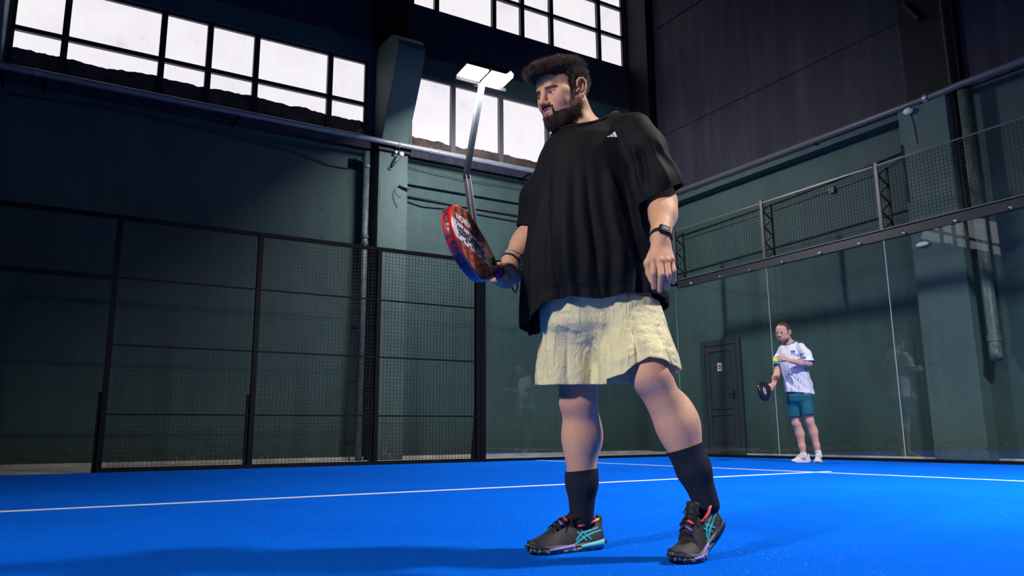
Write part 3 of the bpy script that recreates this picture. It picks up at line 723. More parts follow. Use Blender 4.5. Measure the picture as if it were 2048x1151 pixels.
# ------------------------------------------------------------------ heads
def head_field(F, fat=1.0):
    """head in its own frame: face towards -y, subject's left = +x, origin between the ears"""
    F.ell((0, .016, .047), (.077, .098, .084), .02)
    F.ell((0, -.038, .048), (.060, .050, .046), .03)           # forehead
    F.ell((0, -.030, -.035), (.061, .060, .078), .03)          # face block
    for s in (-1, 1):
        F.cap((.055*s*(.25+.75*fat), .012, -.045), (.022*s, -.062, -.090), .027*fat, .024*fat, .03)      # jaw
        F.ell((.040*s*fat, -.062, -.022), (.026*fat, .024*fat, .028), .025)                   # cheek
        F.ell((.052*s, -.045, .002), (.020, .024, .016), .02)                     # cheekbone
    F.ell((0, -.080, -.092), (.024, .020, .020), .025)         # chin
    F.cap((0, .02, -.055), (0, -.045, -.09), .045, .03, .03)   # under the jaw
    F.cap((-.030, -.084, .026), (.030, -.084, .026), .011, .011, .014)  # brow ridge
    for s in (-1, 1):
        F.ell((.032*s, -.098, .006), (.018, .013, .012), .012, 'sub')
    F.cap((0, -.088, .022), (0, -.110, -.018), .0085, .0115, .012)      # nose bridge
    F.ell((0, -.113, -.024), (.0125, .012, .0105), .008)
    for s in (-1, 1): F.ell((.0135*s, -.101, -.028), (.0085, .012, .008), .006)
    F.ell((0, -.086, -.055), (.030, .016, .022), .02)          # muzzle
    F.cap((-.019, -.095, -.051), (0, -.103, -.0475), .0045, .0062, .006); F.cap((.019, -.095, -.051), (0, -.103, -.0475), .0045, .0062, .006)
    F.cap((-.016, -.094, -.060), (0, -.101, -.0615), .0052, .0075, .006); F.cap((.016, -.094, -.060), (0, -.101, -.0615), .0052, .0075, .006)
    F.chain([(-.024, -.092, -.0585), (-.012, -.104, -.0545), (0, -.109, -.0540), (.012, -.104, -.0545), (.024, -.092, -.0585)], [.0012, .0022, .0024, .0022, .0012], .003, 'sub')
    for s in (-1, 1): F.ell((.006*s, -.110, -.034), (.0038, .005, .003), .003, 'sub')
    for s in (-1, 1):                                          # lids over the eyeballs
        F.ell((.032*s, -.0755, .006), (.0150, .0150, .0145), .004)
        F.ell((.032*s, -.0905, .0045), (.0150, .0110, .0048), .002, 'sub', rot=(0, -.10*s, 0))
        F.cap((.020*s, -.0885, .014), (.043*s, -.083, .012), .0024, .0024, .004)  # upper lid fold
    for s in (-1, 1):                                          # ears
        F.ell((.0795*s, .016, .002), (.0050, .0175, .030), .005, rot=(.15, 0, -.42*s))
        F.ell((.0860*s, .012, -.004), (.0075, .0085, .0125), .003, 'sub', rot=(.15, 0, -.4*s))      # concha
        F.ell((.0880*s, .017, .014), (.0045, .0100, .0115), .003, 'sub', rot=(.15, 0, -.4*s))
        ear = [(.078, .000, .006), (.082, .002, .022), (.086, .012, .032), (.090, .026, .031), (.0925, .035, .019), (.0915, .035, .004), (.088, .029, -.010), (.084, .020, -.022), (.081, .011, -.029), (.078, .004, -.024)]
        F.chain([(x*s, y, z) for x, y, z in ear], [.0036, .0042, .0042, .0042, .0040, .0036, .0034, .0048, .0062, .0040], .0025)   # helix and lobe
        F.chain([(x*s, y, z) for x, y, z in ((.083, .024, .022), (.0865, .0245, .008), (.0855, .019, -.008), (.082, .010, -.014))], [.0024, .0030, .0032, .0034], .002)  # antihelix
        F.ell((.080*s, .001, -.006), (.0042, .0042, .0065), .002)     # tragus
def tone_attr(o, tone):
    a = o.data.color_attributes.new('tone', 'FLOAT_COLOR', 'POINT')
    a.data.foreach_set('color', np.concatenate([tone, np.ones((len(tone), 1))], 1).astype(np.float32).ravel())
def gauss(p, c, r): return np.exp(-(((p-np.array(c))/np.array(r))**2).sum(1))
def head_tone(q):
    t = np.zeros((len(q), 3))
    lip = np.maximum(gauss(q, (0, -.101, -.049), (.017, .016, .0045)), gauss(q, (0, -.100, -.061), (.015, .016, .0055)))
    t[:, 0] = np.clip(lip*1.3, 0, .9)
    t[:, 0] = np.maximum(t[:, 0], .30*gauss(q, (0, -.115, -.022), (.016, .014, .012)))
    for s in (-1, 1):
        t[:, 0] = np.maximum(t[:, 0], .45*gauss(q, (.086*s, .015, .0), (.012, .02, .032)))
        t[:, 0] = np.maximum(t[:, 0], .22*gauss(q, (.045*s, -.07, -.02), (.02, .02, .02)))
        t[:, 1] = np.maximum(t[:, 1], .25*gauss(q, (.032*s, -.088, .012), (.017, .02, .010)))
    return t
def basis(yaw, pitch, roll):
    return np.array(Matrix.Rotation(yaw, 3, 'Z') @ Matrix.Rotation(pitch, 3, 'X') @ Matrix.Rotation(roll, 3, 'Y'))
def rotmap(R, T, S=1.0):
    return (lambda q: (np.asarray(q, float)*S) @ R.T + T), (lambda p: ((np.asarray(p)-T) @ R)/S)
def eyes(parent, R, T, S, gaze=(0, -1, 0)):
    fw, _ = rotmap(R, T, S); gz = Vector(gaze).normalized()
    for s in (-1, 1):
        c = Vector((.032*s, -.0758, .006)); mb = MB(); mb.sphere((0, 0, 0), .0125, 20, 14)
        rot = Vector((0, 0, 1)).rotation_difference(gz)
        e = mb.build('eye', M['eye_white'], parent, smooth=True)
        mx = Matrix.Translation(Vector(fw([c])[0])) @ Matrix([list(r) for r in R]).to_4x4() @ rot.to_matrix().to_4x4() @ Matrix.Scale(S, 4)
        e.matrix_local = mx
        ir = MB().sphere((0, 0, .0), (.0126, .0126, .0128), 20, 24); ir.f = [f for f in ir.f if all(ir.v[i][2] > .0108 for i in f)]
        ir.build('iris', M['iris'], e, smooth=True, fix=False)
        pu = MB().sphere((0, 0, .0), (.0128, .0128, .0130), 16, 40); pu.f = [f for f in pu.f if all(pu.v[i][2] > .0126 for i in f)]
        pu.build('pupil', M['pupil'], e, smooth=True, fix=False)

# ================================================================== near player
RZ = math.radians(58.783)
P1 = (7.98, -7.87, 0)
R1 = basis(math.radians(-52), math.radians(18), math.radians(0)); T1 = np.array((-.157, -.030, 1.580)); S1 = .985
h2b, b2h = rotmap(R1, T1, S1)
def loft_fn(zs, ca, cb, ra, rb, rot=0.0, pw=2.0):
    """distance to a vertical loft of (super)ellipses; arrays run along z"""
    zs = np.array(zs, float); o = np.argsort(zs)
    from_ = [np.array(x, float)[o] if hasattr(x, '__len__') else np.full(len(zs), float(x)) for x in (ca, cb, ra, rb)]
    zz = zs[o]; c, s_ = math.cos(rot), math.sin(rot)
    def f(X, Y, Z):
        zf = Z.ravel(); A, B, RA, RB = [np.interp(zf, zz, q).reshape(Z.shape) for q in from_]
        x = (X-A); y = (Y-B); u = (c*x+s_*y)/RA; w = (-s_*x+c*y)/RB
        k = (np.abs(u)**pw+np.abs(w)**pw)**(1/pw)
        return (k-1)*np.minimum(RA, RB)
    return f
TZ = [1.515, 1.478, 1.44, 1.40, 1.34, 1.25, 1.15, 1.02, .90, .82, .74, .66]
TL = [-.10, -.165, -.200, -.230, -.245, -.262, -.280, -.292, -.300, -.304, -.306, -.306]   # silhouette, picture left
TR = [.03, .075, .110, .120, .125, .130, .135, .150, .172, .190, .186, .186]
TB = [.06, .10, .135, .155, .165, .175, .185, .190, .190, .188, .186, .186]
ta = [(a+b)/2 for a, b in zip(TL, TR)]; tr = [(b-a)/2 for a, b in zip(TL, TR)]
def tee_f(F):
    F.fn((-.36, -.3, .66), (.26, .34, 1.54), loft_fn(TZ, ta, [.02, .02, .02, .015, .01, 0, -.01, -.01, 0, .01, .01, .01], tr, TB, 0, 2.25), .01)
    F.cap((.00, -.02, 1.462), (.085, -.095, 1.424), .048, .046, .05)      # shoulder yoke
    F.cap((-.10, .06, 1.46), (-.165, .13, 1.40), .055, .060, .05)
    F.chain([(.085, -.105, 1.412), (.118, -.122, 1.34), (.152, -.130, 1.21), (.178, -.132, 1.08)], [.054, .060, .071, .084], .045)   # left sleeve
    F.chain([(-.165, .13, 1.40), (-.235, .165, 1.25), (-.272, .175, 1.05)], [.062, .070, .074], .05)                                # right sleeve
def shorts_f(F):
    F.fn((-.40, -.34, .60), (.30, .34, .98), loft_fn([.60, .66, .74, .80, .90, .98], [-.05, -.05, -.045, -.045, -.045, -.045], [0, 0, .0, .01, .01, .01], [.01, .09, .19, .205, .185, .17], [.01, .07, .145, .165, .165, .16], 0, 2.2), .04)
    # right leg: hangs straight;  left leg follows the raised thigh
    F.fn((-.40, -.34, .44), (.30, .34, .98), loft_fn([.44, .54, .62, .70, .80, .98], [-.160, -.160, -.156, -.148, -.13, -.1], [.040, .040, .045, .04, .03, .02], [.103, .104, .104, .10, .09, .07], [.118, .118, .12, .12, .11, .09], 0, 2.3), .045)
    F.fn((-.40, -.34, .44), (.30, .34, .98), loft_fn([.44, .54, .62, .70, .80, .98], [.068, .064, .060, .056, .045, 0], [-.095, -.088, -.075, -.05, -.02, 0], [.130, .130, .130, .125, .11, .08], [.135, .135, .135, .13, .12, .09], 0, 2.3), .045)
def hand(F, wrist, knk, tips, thumb, w, palm=(.04, .016, .045), prot=(0, 0, 0), mid=None):
    """palm + five separate fingers; knk/tips: index..little; mid: middle joints"""
    c = np.mean(knk, axis=0); wr = np.array(wrist)
    for i, k in enumerate(knk):
        F.cap(wr + (np.array(k)-c)*.55, k, .0165, .0125, .010)
    for i in range(4):
        k, t = np.array(knk[i]), np.array(tips[i]); m = np.array(mid[i]); r0 = (.0102, .0107, .0102, .0088)[i]
        F.chain([k, m, t], [r0*1.05, r0*.96, r0*.76], .0022)
    F.chain(thumb, [.017, .0145, .0125, .0105][:len(thumb)], .006)
def p1_body(F, arms=True, head=True, legs=True, torso=True):
    if head:
        F.frame(R1, T1, S1); head_field(F); F.frame()
        F.cap(h2b([(0, .028, -.050)])[0], (-.075, .025, 1.42), .060, .072, .03)
        F.cap(h2b([(.035, .0, -.07)])[0], (-.05, -.05, 1.42), .022, .03, .03)
        F.cap((-.06, .06, 1.43), (.04, -.06, 1.40), .05, .05, .05)
    if torso:
        F.chain([(-.06, .03, 1.38), (-.07, .0, 1.2), (-.09, -.02, 1.03), (-.06, .01, .92)], [.11, .13, .14, .13], .05)
        F.cap((.10, -.13, 1.37), (-.16, .15, 1.37), .06, .06, .05)
    if arms:
        # left arm (hangs beside the body, elbow bent a little) and relaxed hand
        F.chain([(.105, -.13, 1.37), (.165, -.115, 1.15)], [.060, .046], .03)
        F.chain([(.165, -.115, 1.15), (.152, -.185, 1.085), (.122, -.272, .99)], [.044, .041, .0300], .03)
        F.ell((.158, -.15, 1.12), (.040, .042, .06), .03)
        F.cap((.122, -.272, .99), (.120, -.285, .965), .0300, .029, .02)
        kn = [(.089, -.312, .903), (.109, -.320, .899), (.129, -.316, .900), (.146, -.304, .906)]
        md = [(.086, -.322, .862), (.107, -.334, .855), (.130, -.330, .857), (.150, -.316, .871)]
        tp = [(.090, -.296, .822), (.107, -.304, .812), (.130, -.300, .817), (.152, -.293, .838)]
        hand(F, (.120, -.292, .952), kn, tp, [(.102, -.280, .945), (.082, -.268, .905), (.086, -.262, .875), (.092, -.266, .850)], .1, mid=md)
        # knuckles stand proud
        for k in kn: F.ell((k[0], k[1]-.004, k[2]+.003), (.0085, .0085, .0085), .006)
        # right arm reaches forward-left and grips the racket
        F.chain([(-.17, .14, 1.37), (-.255, .19, 1.15)], [.06, .050], .03)
        F.chain([(-.255, .19, 1.15), (-.302, .155, 1.075), (-.350, .105, 1.000)], [.050, .045, .031], .03)
        F.ell((-.275, .155, 1.10), (.045, .045, .05), .03)
        gx = np.array(GRIP_AX); g0 = np.array(GRIP0)
        up = np.array((0., 0., 1.)) - gx*gx[2]; up /= np.linalg.norm(up); sd = np.cross(gx, up)
        if sd[0] > 0: sd = -sd                       # sd points to the picture-left side of the handle
        P_ = lambda s_, a_, b_: g0+gx*s_+sd*a_+up*b_
        F.cap((-.350, .105, 1.000), P_(-.018, -.032, .022), .030, .026, .02)          # heel of the hand
        F.cap(P_(.030, -.036, .012), P_(-.030, -.036, .004), .0185, .0175, .014)      # knuckle side of the palm
        F.cap(P_(.020, -.030, .020), P_(-.020, -.030, -.004), .020, .018, .012)
        for i, s_ in enumerate((.036, .015, -.007, -.028)):
            r = (.0100, .0104, .0099, .0088)[i]; R_ = .0275-.0012*i
            arc = [(-1.25, .30), (-1.12, -.55), (-.45, -1.20), (.50, -1.12), (1.05, -.45), (1.0, .12)]
            F.chain([P_(s_+.004*k, a*R_, b*R_) for k, (a, b) in enumerate(arc)], [r*1.12, r*1.1, r*1.04, r, r*.95, r*.80], .0022)
        F.chain([P_(-.012, -.030, .026), P_(.012, -.014, .036), P_(.030, .008, .031), P_(.042, .020, .018)], [.0215, .0160, .0130, .0105], .006)
    if legs:
        for hip, kn, an, calf, kc in (((-.105, .07, .86), (-.122, .038, .495), (-.117, .080, .10), (-.112, .066, .37), .0),
                                      ((.03, -.05, .86), (.096, -.150, .560), (.262, -.115, .16), (.180, -.115, .405), .0)):
            hip, kn, an, calf = map(np.array, (hip, kn, an, calf))
            F.chain([hip, hip*.35+kn*.65, kn], [.092, .078, .060], .04)
            F.chain([kn, calf, calf*.45+an*.55, an], [.058, .060, .045, .034], .03)
            ax = (an-kn)/np.linalg.norm(an-kn)
            F.ell(kn+np.array((-.022, -.020, .004)), (.036, .034, .044), .03)         # kneecap
            F.ell(calf+np.array((.018, .012, .02)), (.050, .050, .095), .03, rot=(0, -.25 if kn[0] > 0 else 0, 0))
            F.ell(calf+np.array((-.016, -.014, -.01)), (.042, .042, .10), .03, rot=(0, -.3 if kn[0] > 0 else 0, 0))
def zone(fn, lo, hi, res, post=None, **kw):
    F = Field(lo, hi, res); fn(F, **kw)
    if post: post(F)
    v, f = F.mesh(); return relax(v, f, 1, .4), f
GRIP0 = (-.377, .090, .939); GRIP_AX = (-.408, -.888, .211)
GRIP_AX = tuple(np.array(GRIP_AX)/np.linalg.norm(GRIP_AX))
neck_n = (-.40, -.157, .90)
under_tee = lambda F: inside_cloth(F, tee_f, .010, lambda X, Y, Z: (-((X+.146)*neck_n[0]+(Y+.06)*neck_n[1]+(Z-1.412)*neck_n[2])-.012)/.02)
under_sleeve = lambda F: inside_cloth(F, tee_f, .010, lambda X, Y, Z: (Z-1.19+(X-.17)*.45)/.03)
under_sleeve2 = lambda F: inside_cloth(F, tee_f, .010, lambda X, Y, Z: (Z-1.15-(X+.26)*.26)/.03)
under_shorts = lambda F: inside_cloth(F, shorts_f, .012, lambda X, Y, Z: (Z-(.56+np.where(X > -.045, -.42*(Y+.08)+.02, 0)))/.02)
def under_all(F):
    inside_cloth(F, tee_f, .014, lambda X, Y, Z: (Z-.90)/.01); inside_cloth(F, shorts_f, .016, lambda X, Y, Z: (Z < .86)*1.0)
parts = [zone(p1_body, (-.32, -.20, 1.40), (.06, .17, 1.76), .0022, under_tee, arms=False, legs=False),
         zone(p1_body, (.04, -.38, .78), (.25, -.04, 1.26), .0022, under_sleeve, head=False, legs=False, torso=False),
         zone(p1_body, (-.48, -.08, .86), (-.19, .28, 1.24), .0022, under_sleeve2, head=False, legs=False, torso=False),
         zone(p1_body, (-.25, -.26, .03), (.33, .18, .74), .0045, under_shorts, head=False, arms=False, torso=False),
         zone(p1_body, (-.36, -.26, .70), (.26, .28, 1.44), .010, under_all, head=False)]
nh = len(parts[0][0]); n_arm = nh+len(parts[1][0]); n_arm2 = n_arm+len(parts[2][0])
v, f = join_vf(parts)
body = meshobj('person', v, f, M['skin'], label='tall bearded man in a black t-shirt and pale yellow shorts holding a red padel racket', cat='person')
body.location = P1; body.rotation_euler = (0, 0, RZ)
q = b2h(v[:nh]); tone = np.zeros((len(v), 3)); tone[:nh] = head_tone(q); tone[nh:, 2] = .55
kz = v[:, 2]; hm = np.zeros(len(v)); 
for k in [(.089, -.318, .903), (.109, -.326, .899), (.129, -.322, .900), (.146, -.310, .906)]: tone[:, 0] = np.maximum(tone[:, 0], .35*gauss(v, k, (.010, .012, .010)))
tone[(v[:, 2] < .95) & (v[:, 2] > .78) & (v[:, 0] > .04), 2] = 0
tone_attr(body, tone)
eyes(body, R1, T1, S1, gaze=(-.38, -1, .02))

# hair: solid swept volume + strands
def p1_hair(F):
    F.frame(R1, T1, S1)
    F.ell((0, .022, .050), (.0825, .106, .084), .01)
    F.ell((0, -.020, .083), (.062, .066, .034), .03)           # top volume
    F.ell((0, -.074, .083), (.054, .040, .027), .03)           # quiff
    F.ell((.0, -.100, .082), (.046, .024, .018), .02)
    F.ell((.040, .01, .086), (.034, .06, .024), .03)
    for s in (-1, 1):
        F.cap((.070*s, -.018, .03), (.0705*s, -.020, -.004), .012, .008, .01)      # sideburns
    # carve the face and the nape free
    F.cap((-.05, -.122, .030), (.05, -.122, .030), .057, .057, .010, 'sub')
    F.ell((0, -.105, -.035), (.078, .080, .085), .012, 'sub')
    F.cap((-.10, .065, -.088), (.10, .065, -.088), .052, .052, .012, 'sub')
    for s in (-1, 1):
        F.ell((.083*s, .020, .000), (.022, .020, .034), .006, 'sub')
        F.ell((.080*s, -.060, .012), (.030, .030, .034), .01, 'sub')
        F.cap((.08*s, .02, -.06), (.075*s, -.02, -.06), .034, .034, .01, 'sub')
    F.frame()
vh, fh = zone(p1_hair, (-.33, -.20, 1.48), (.03, .15, 1.80), .0030)
nn = vnormals(vh, fh); vh = vh + nn*(vnoise(b2h(vh), 95, 3)*.0028 + vnoise(b2h(vh)*np.array([1, .5, 1]), 45, 5)*.004)[:, None]
hair = meshobj('hair', vh, fh, M['scalp_hair'], body)
q = b2h(vh); nh_ = nn @ R1
rs = np.random.default_rng(3)
def pick(mask, n): 
    i = np.flatnonzero(mask); return rs.choice(i, n, replace=len(i) < n)
outer = ((q-np.array([0, .01, .03]))*nh_).sum(1) > .0
top = outer & (q[:, 2] > .085); side_ = outer & (q[:, 2] <= .095)
H = []
def hstr(mask, n, L, w, bendh, jit, seed, lift=1.0, sink=.004):
    i = pick(mask, n); d = nh_[i]*lift + np.array(bendh)*.35; d /= np.linalg.norm(d, axis=1, keepdims=True)
    V_, F_ = strands('x', q[i]-nh_[i]*sink, d, np.tile(np.array(bendh), (n, 1)), L, w, None, None, 4, jit, seed)
    H.append((h2b(V_), F_))
hstr(top, 14000, .021, .0008, (0, -1.0, .1), .42, 11)
hstr(top & (q[:, 1] < -.055), 7000, .026, .0006, (0, -1.1, -.1), .5, 12)
hstr(outer & (q[:, 1] < -.080) & (q[:, 2] > .07), 2600, .022, .0006, (0, -.9, .1), .55, 15)
hstr(side_, 22000, .0085, .0008, (0, .6, -.9), .45, 13, lift=.6)
Vs, Fs = join_vf(H)
meshobj('hair_strands', Vs, Fs, M['hair'], hair, smooth=False, kind='stuff')
# beard, moustache, eyebrows: strands rooted in the skin
def beard_mask(q):
    x = np.abs(q[:, 0]); y = q[:, 1]; z = q[:, 2]
    jaw = (z < -.064) & (z > -.128) & (y < -.008)
    cheek = (z < -.062+ .55*np.clip(y+.030, 0, .04)) & (z > -.125) & (y < -.008) & (x > .040)
    lipfree = ~((x < .024) & (z > -.071) & (z < -.044))
    chin = (z < -.066) & (z > -.130) & (y < -.02)
    st = (z < -.036) & (z > -.046) & (x < .028) & (y < -.085)
    mou = (x > .021) & (x < .030) & (z < -.040) & (z > -.072)
    low = ~((z < -.105) & (y > -.035))
    return ((jaw & (x > .024)) | cheek | chin | st | mou) & lipfree & low
qh = b2h(v[:nh]); nb = omesh_normals(body)[:nh] @ R1
bm_ = beard_mask(qh)
tone[:nh, 1] = np.maximum(tone[:nh, 1], np.where(bm_, .70, np.where((np.abs(qh[:, 0]) > .04) & (qh[:, 1] < .0) & (qh[:, 1] > -.05) & (qh[:, 2] < -.03) & (qh[:, 2] > -.07), .35, 0))); 
a = body.data.color_attributes['tone']; a.data.foreach_set('color', np.concatenate([tone, np.ones((len(tone), 1))], 1).astype(np.float32).ravel())
H = []
def bstr(mask, n, L, w, bend, jit, seed):
    i = pick(mask, n); d = nb[i]*.8+np.array(bend)*.5; d /= np.linalg.norm(d, axis=1, keepdims=True)
    V_, F_ = strands('x', qh[i]-nb[i]*.001, d, np.tile(np.array(bend), (n, 1)), L, w, None, None, 3, jit, seed); H.append((h2b(V_), F_))
low_ = bm_ & (qh[:, 2] < -.062)
bstr(low_, 10500, .0105, .0006, (0, -.30, -.60), .42, 21)
bstr(bm_ & (qh[:, 2] >= -.066), 4200, .0055, .0006, (0, -.1, -.8), .4, 22)
sb_ = (np.abs(qh[:, 0]) > .045) & (qh[:, 1] < .004) & (qh[:, 1] > -.045) & (qh[:, 2] < .012) & (qh[:, 2] > -.075) & ((qh[:, 2] > -.02)*(qh[:, 1] > -.025) | (qh[:, 2] <= -.02))
bstr(sb_, 2600, .0030, .0005, (0, -.1, -.8), .4, 23)
bstr(sb_ & (qh[:, 2] < -.03), 3600, .0045, .0006, (0, -.1, -.8), .4, 24)
Vs, Fs = join_vf(H); beard = meshobj('beard', Vs, Fs, M['beard'], body, smooth=False, kind='stuff')
H = []
for s in (-1, 1):
    x = qh[:, 0]*s; mb_ = (x > .012) & (x < .052) & (np.abs(qh[:, 2]-(.0245-.10*(x-.03)**2/.02+.10*(.03-x))) < .0034) & (qh[:, 1] < -.05)
    bstr(mb_, 240, .0075, .0008, (.8*s, -.1, .1), .3, 30+s)
Vs, Fs = join_vf(H); meshobj('eyebrows', Vs, Fs, M['beard'], body, smooth=False, kind='stuff')

# ------------------------------------------------------------------ clothing of the near player
def clothmat(name, col, rough=.75, bumps=.3, scale=380, spec=.25, sheen=.0, col2=None):
    m = mat(name, col, rough, spec=spec, sheen=sheen); g = NG(m); P = g.coord(); n = g.noise(P, scale, 2, .5); n2 = g.noise(P, 14, 5, .6)
    g.base(g.mix(g.ramp(n2, [(.35, G3(0)), (.7, G3(1))]), col, col2 or tuple(c*.8 for c in col)))
    g.bump(g.math('ADD', g.math('MULTIPLY', n, .25), g.math('MULTIPLY', n2, .9)), bumps, .006); return m
M['tee'] = clothmat('black_cotton', (0.0055, 0.0068, 0.0090), .72, .22, spec=.16)
M['shorts'] = clothmat('pale_yellow_nylon', (0.78, 0.70, 0.42), .62, .45, spec=.25, col2=(0.72, 0.66, 0.38))
g = NG(M['shorts']); cr_ = g.math('ABSOLUTE', g.math('SUBTRACT', g.noise(g.coord(scale=(1, 1, .55)), 34, 4, .6, 1.2), .5)); cr2_ = g.math('ABSOLUTE', g.math('SUBTRACT', g.noise(g.coord(scale=(1.2, 1.2, .3)), 11, 3, .5, .8), .5))
g.bump(g.math('ADD', g.math('MULTIPLY', cr_, -1.0), g.math('MULTIPLY', cr2_, -2.4)), .75, .012)
M['sock'] = clothmat('charcoal_sock', (0.011, 0.016, 0.030), .85, .3)
M['print_white'] = mat('white_print', (0.85, 0.85, 0.88), .6)
def ridges(x): return np.abs(np.sin(x))**.6*2-1
# --- t-shirt
vt, ft = zone(tee_f, (-.38, -.32, .68), (.30, .36, 1.56), .0048); vt = relax(vt, ft, 3, .5)
tee = meshobj('t_shirt', vt, ft, M['tee'], body, label='black t-shirt with three small white bars on the chest')
# side panels close the body of the shirt under the arms
vp, fp_ = zone(lambda F: F.fn((-.36, -.3, .9), (.26, .34, 1.5), loft_fn(TZ, ta, [.02, .02, .02, .015, .01, 0, -.01, -.01, 0, .01, .01, .01], [q_-.009 for q_ in tr], [q_-.009 for q_ in TB], 0, 2.25), 0), (-.38, -.30, .98), (.24, .34, 1.42), .008)
side_panel = meshobj('side_panel', vp, fp_, M['tee'], tee); cut_plane(side_panel, (0, 0, 1.38), (0, 0, 1)); cut_plane(side_panel, (0, 0, 1.02), (0, 0, -1))
# openings: hem, sleeves, neck
cut_plane(tee, (0, 0, .765), (0, 0, -1))
sl_ax = Vector((.30, .0, -.95)).normalized()
torso_d = loft_fn(TZ, ta, [.02, .02, .02, .015, .01, 0, -.01, -.01, 0, .01, .01, .01], tr, TB, 0, 2.25)
on_sleeve = lambda x, y, z: z > .95 and abs(x+.05) > .12 and float(torso_d(np.full((1, 1, 1), x), np.full((1, 1, 1), y), np.full((1, 1, 1), z))[0, 0, 0]) > .007
cut_local(tee, (.172, -.13, 1.175), Vector((.42, .05, -.90)).normalized(), lambda x, y, z: x > .06 and z < 1.30 and on_sleeve(x, y, z), 0)
cut_local(tee, (-.262, .17, 1.135), (-.25, .05, -.96), lambda x, y, z: x < -.16 and z < 1.30 and on_sleeve(x, y, z), 0)
cut_local(tee, (-.146, -.06, 1.412), Vector(neck_n).normalized(), lambda x, y, z: z > 1.40 and math.hypot(x+.075, y-.01) < .125, 0)
v = coords(tee); n = omesh_normals(tee)
a_, b_, z_ = v[:, 0], v[:, 1], v[:, 2]
ph = np.arctan2(b_, a_+.06)
body_w = np.clip((1.40-z_)/.25, 0, 1)*np.clip(1-(np.clip(a_-.13, 0, 1)*12)*(z_ > 1.08), 0, 1)
fold = .0105*ridges(ph*4.5+1.2+2.2*(z_-1)) + .006*np.sin(ph*13+5*(z_-1)+vnoise(v, 4, 2)*2.2) + .004*np.sin(ph*23+vnoise(v, 5, 4)*2.5)
diag = np.exp(-((a_*.8+z_-1.30-.0)/.03)**2)*.0      # (kept flat: chest carries the print)
# hanging folds from the left shoulder and armpit
def crease(p0, p1, w, h):
    p0 = np.array(p0); p1 = np.array(p1); d = p1-p0; L = d@d; t = np.clip(((v-p0)@d)/L, 0, 1); D = np.linalg.norm(v-p0-t[:, None]*d, axis=1)
    return h*np.exp(-(D/w)**2)*np.sin(np.pi*np.clip(t*.9+.05, 0, 1))**.5
cr = crease((.035, -.15, 1.41), (.045, -.20, 1.10), .011, .011)+crease((.06, -.15, 1.40), (.09, -.20, 1.12), .010, .010)+crease((.085, -.16, 1.38), (.10, -.20, 1.18), .012, -.014)
cr += crease((-.02, -.17, 1.24), (.055, -.19, .90), .012, .012)+crease((.03, -.18, 1.20), (.085, -.19, .92), .014, -.012)+crease((-.12, -.13, 1.30), (-.20, -.15, .84), .012, .008)
cr += crease((-.20, -.08, 1.34), (-.255, -.10, .95), .012, .009)+crease((.0, -.19, 1.0), (.16, -.14, .84), .013, .010)+crease((.12, -.20, 1.32), (.165, -.21, 1.20), .012, .008)+crease((.15, -.19, 1.34), (.215, -.18, 1.20), .012, .009)
cr += crease((-.07, -.17, 1.12), (-.115, -.175, .84), .011, .007)+crease((-.16, -.15, 1.15), (-.14, -.175, .86), .012, -.006)
v = v + n*(fold*np.clip(body_w*(1.25-.0*z_), 0, 1)*np.clip((1.36-z_)/.4, .10, 1) + cr + vnoise(v, 16, 1)*.0016)[:, None]
# hem dips at the back and on the left, rises over the near hip
hemw = np.clip((.93-v[:, 2])/.17, 0, 1)**1.4
tgt = .822 + .014*np.clip((v[:, 0]+.05)/.2, -1, 1) - .050*np.clip(-(v[:, 0]+.245)/.055, 0, 1) - .060*np.clip((v[:, 1]-.0)/.12, 0, 1) + .008*np.sin(ph*5)
v[:, 2] += hemw*(tgt-.765)
setco(tee, v); solid(tee, .0035)
tee.data.materials.append(M['print_white'])
# three slanted bars printed on the left chest, laid on the cloth
from mathutils.bvhtree import BVHTree
def bvh_of(o):
    return BVHTree.FromPolygons([Vector(c) for c in coords(o)], [tuple(p.vertices) for p in o.data.polygons])
def lay(o, bvh, polys, origin, xdir, ydir, proj, name, material, parent, off=.0012, thick=.0006, sub=8, label=None):
    """project flat outlines onto a surface and give them a little thickness"""
    origin, xdir, ydir, proj = Vector(origin), Vector(xdir).normalized(), Vector(ydir).normalized(), Vector(proj).normalized()
    bm = bmesh.new()
    for poly in polys:
        vs = [bm.verts.new(origin+xdir*x+ydir*y) for x, y in poly]; bm.faces.new(vs)
    bmesh.ops.triangulate(bm, faces=bm.faces[:])
    bmesh.ops.subdivide_edges(bm, edges=bm.edges[:], cuts=2, use_grid_fill=True)
    for vv in bm.verts:
        h = bvh.ray_cast(vv.co-proj*.25, proj, .6)
        if h[0] is not None: vv.co = h[0]-proj*off
    me = bpy.data.meshes.new(name); bm.to_mesh(me); bm.free(); me.materials.append(material)
    ob = bpy.data.objects.new(name, me); COL.objects.link(ob); ob.parent = parent
    md = ob.modifiers.new('t', 'SOLIDIFY'); md.thickness = thick; md.offset = 1
    return tag(ob, label)
tb = bvh_of(tee)
bars = [[(.0, .0), (.012, .0), (.0085, .0055), (.0, .0035)], [(.0145, .0), (.0235, .0), (.0190, .0120), (.0110, .0085)], [(.0265, .0), (.0365, .0), (.0290, .0205), (.0200, .0155)]]
lay(tee, tb, bars, (-.018, -.25, 1.375), (1, -.25, 0.06), (0, 0, 1), (0, 1, 0), 'chest_emblem', M['print_white'], tee, label='three slanted white bars on the chest')

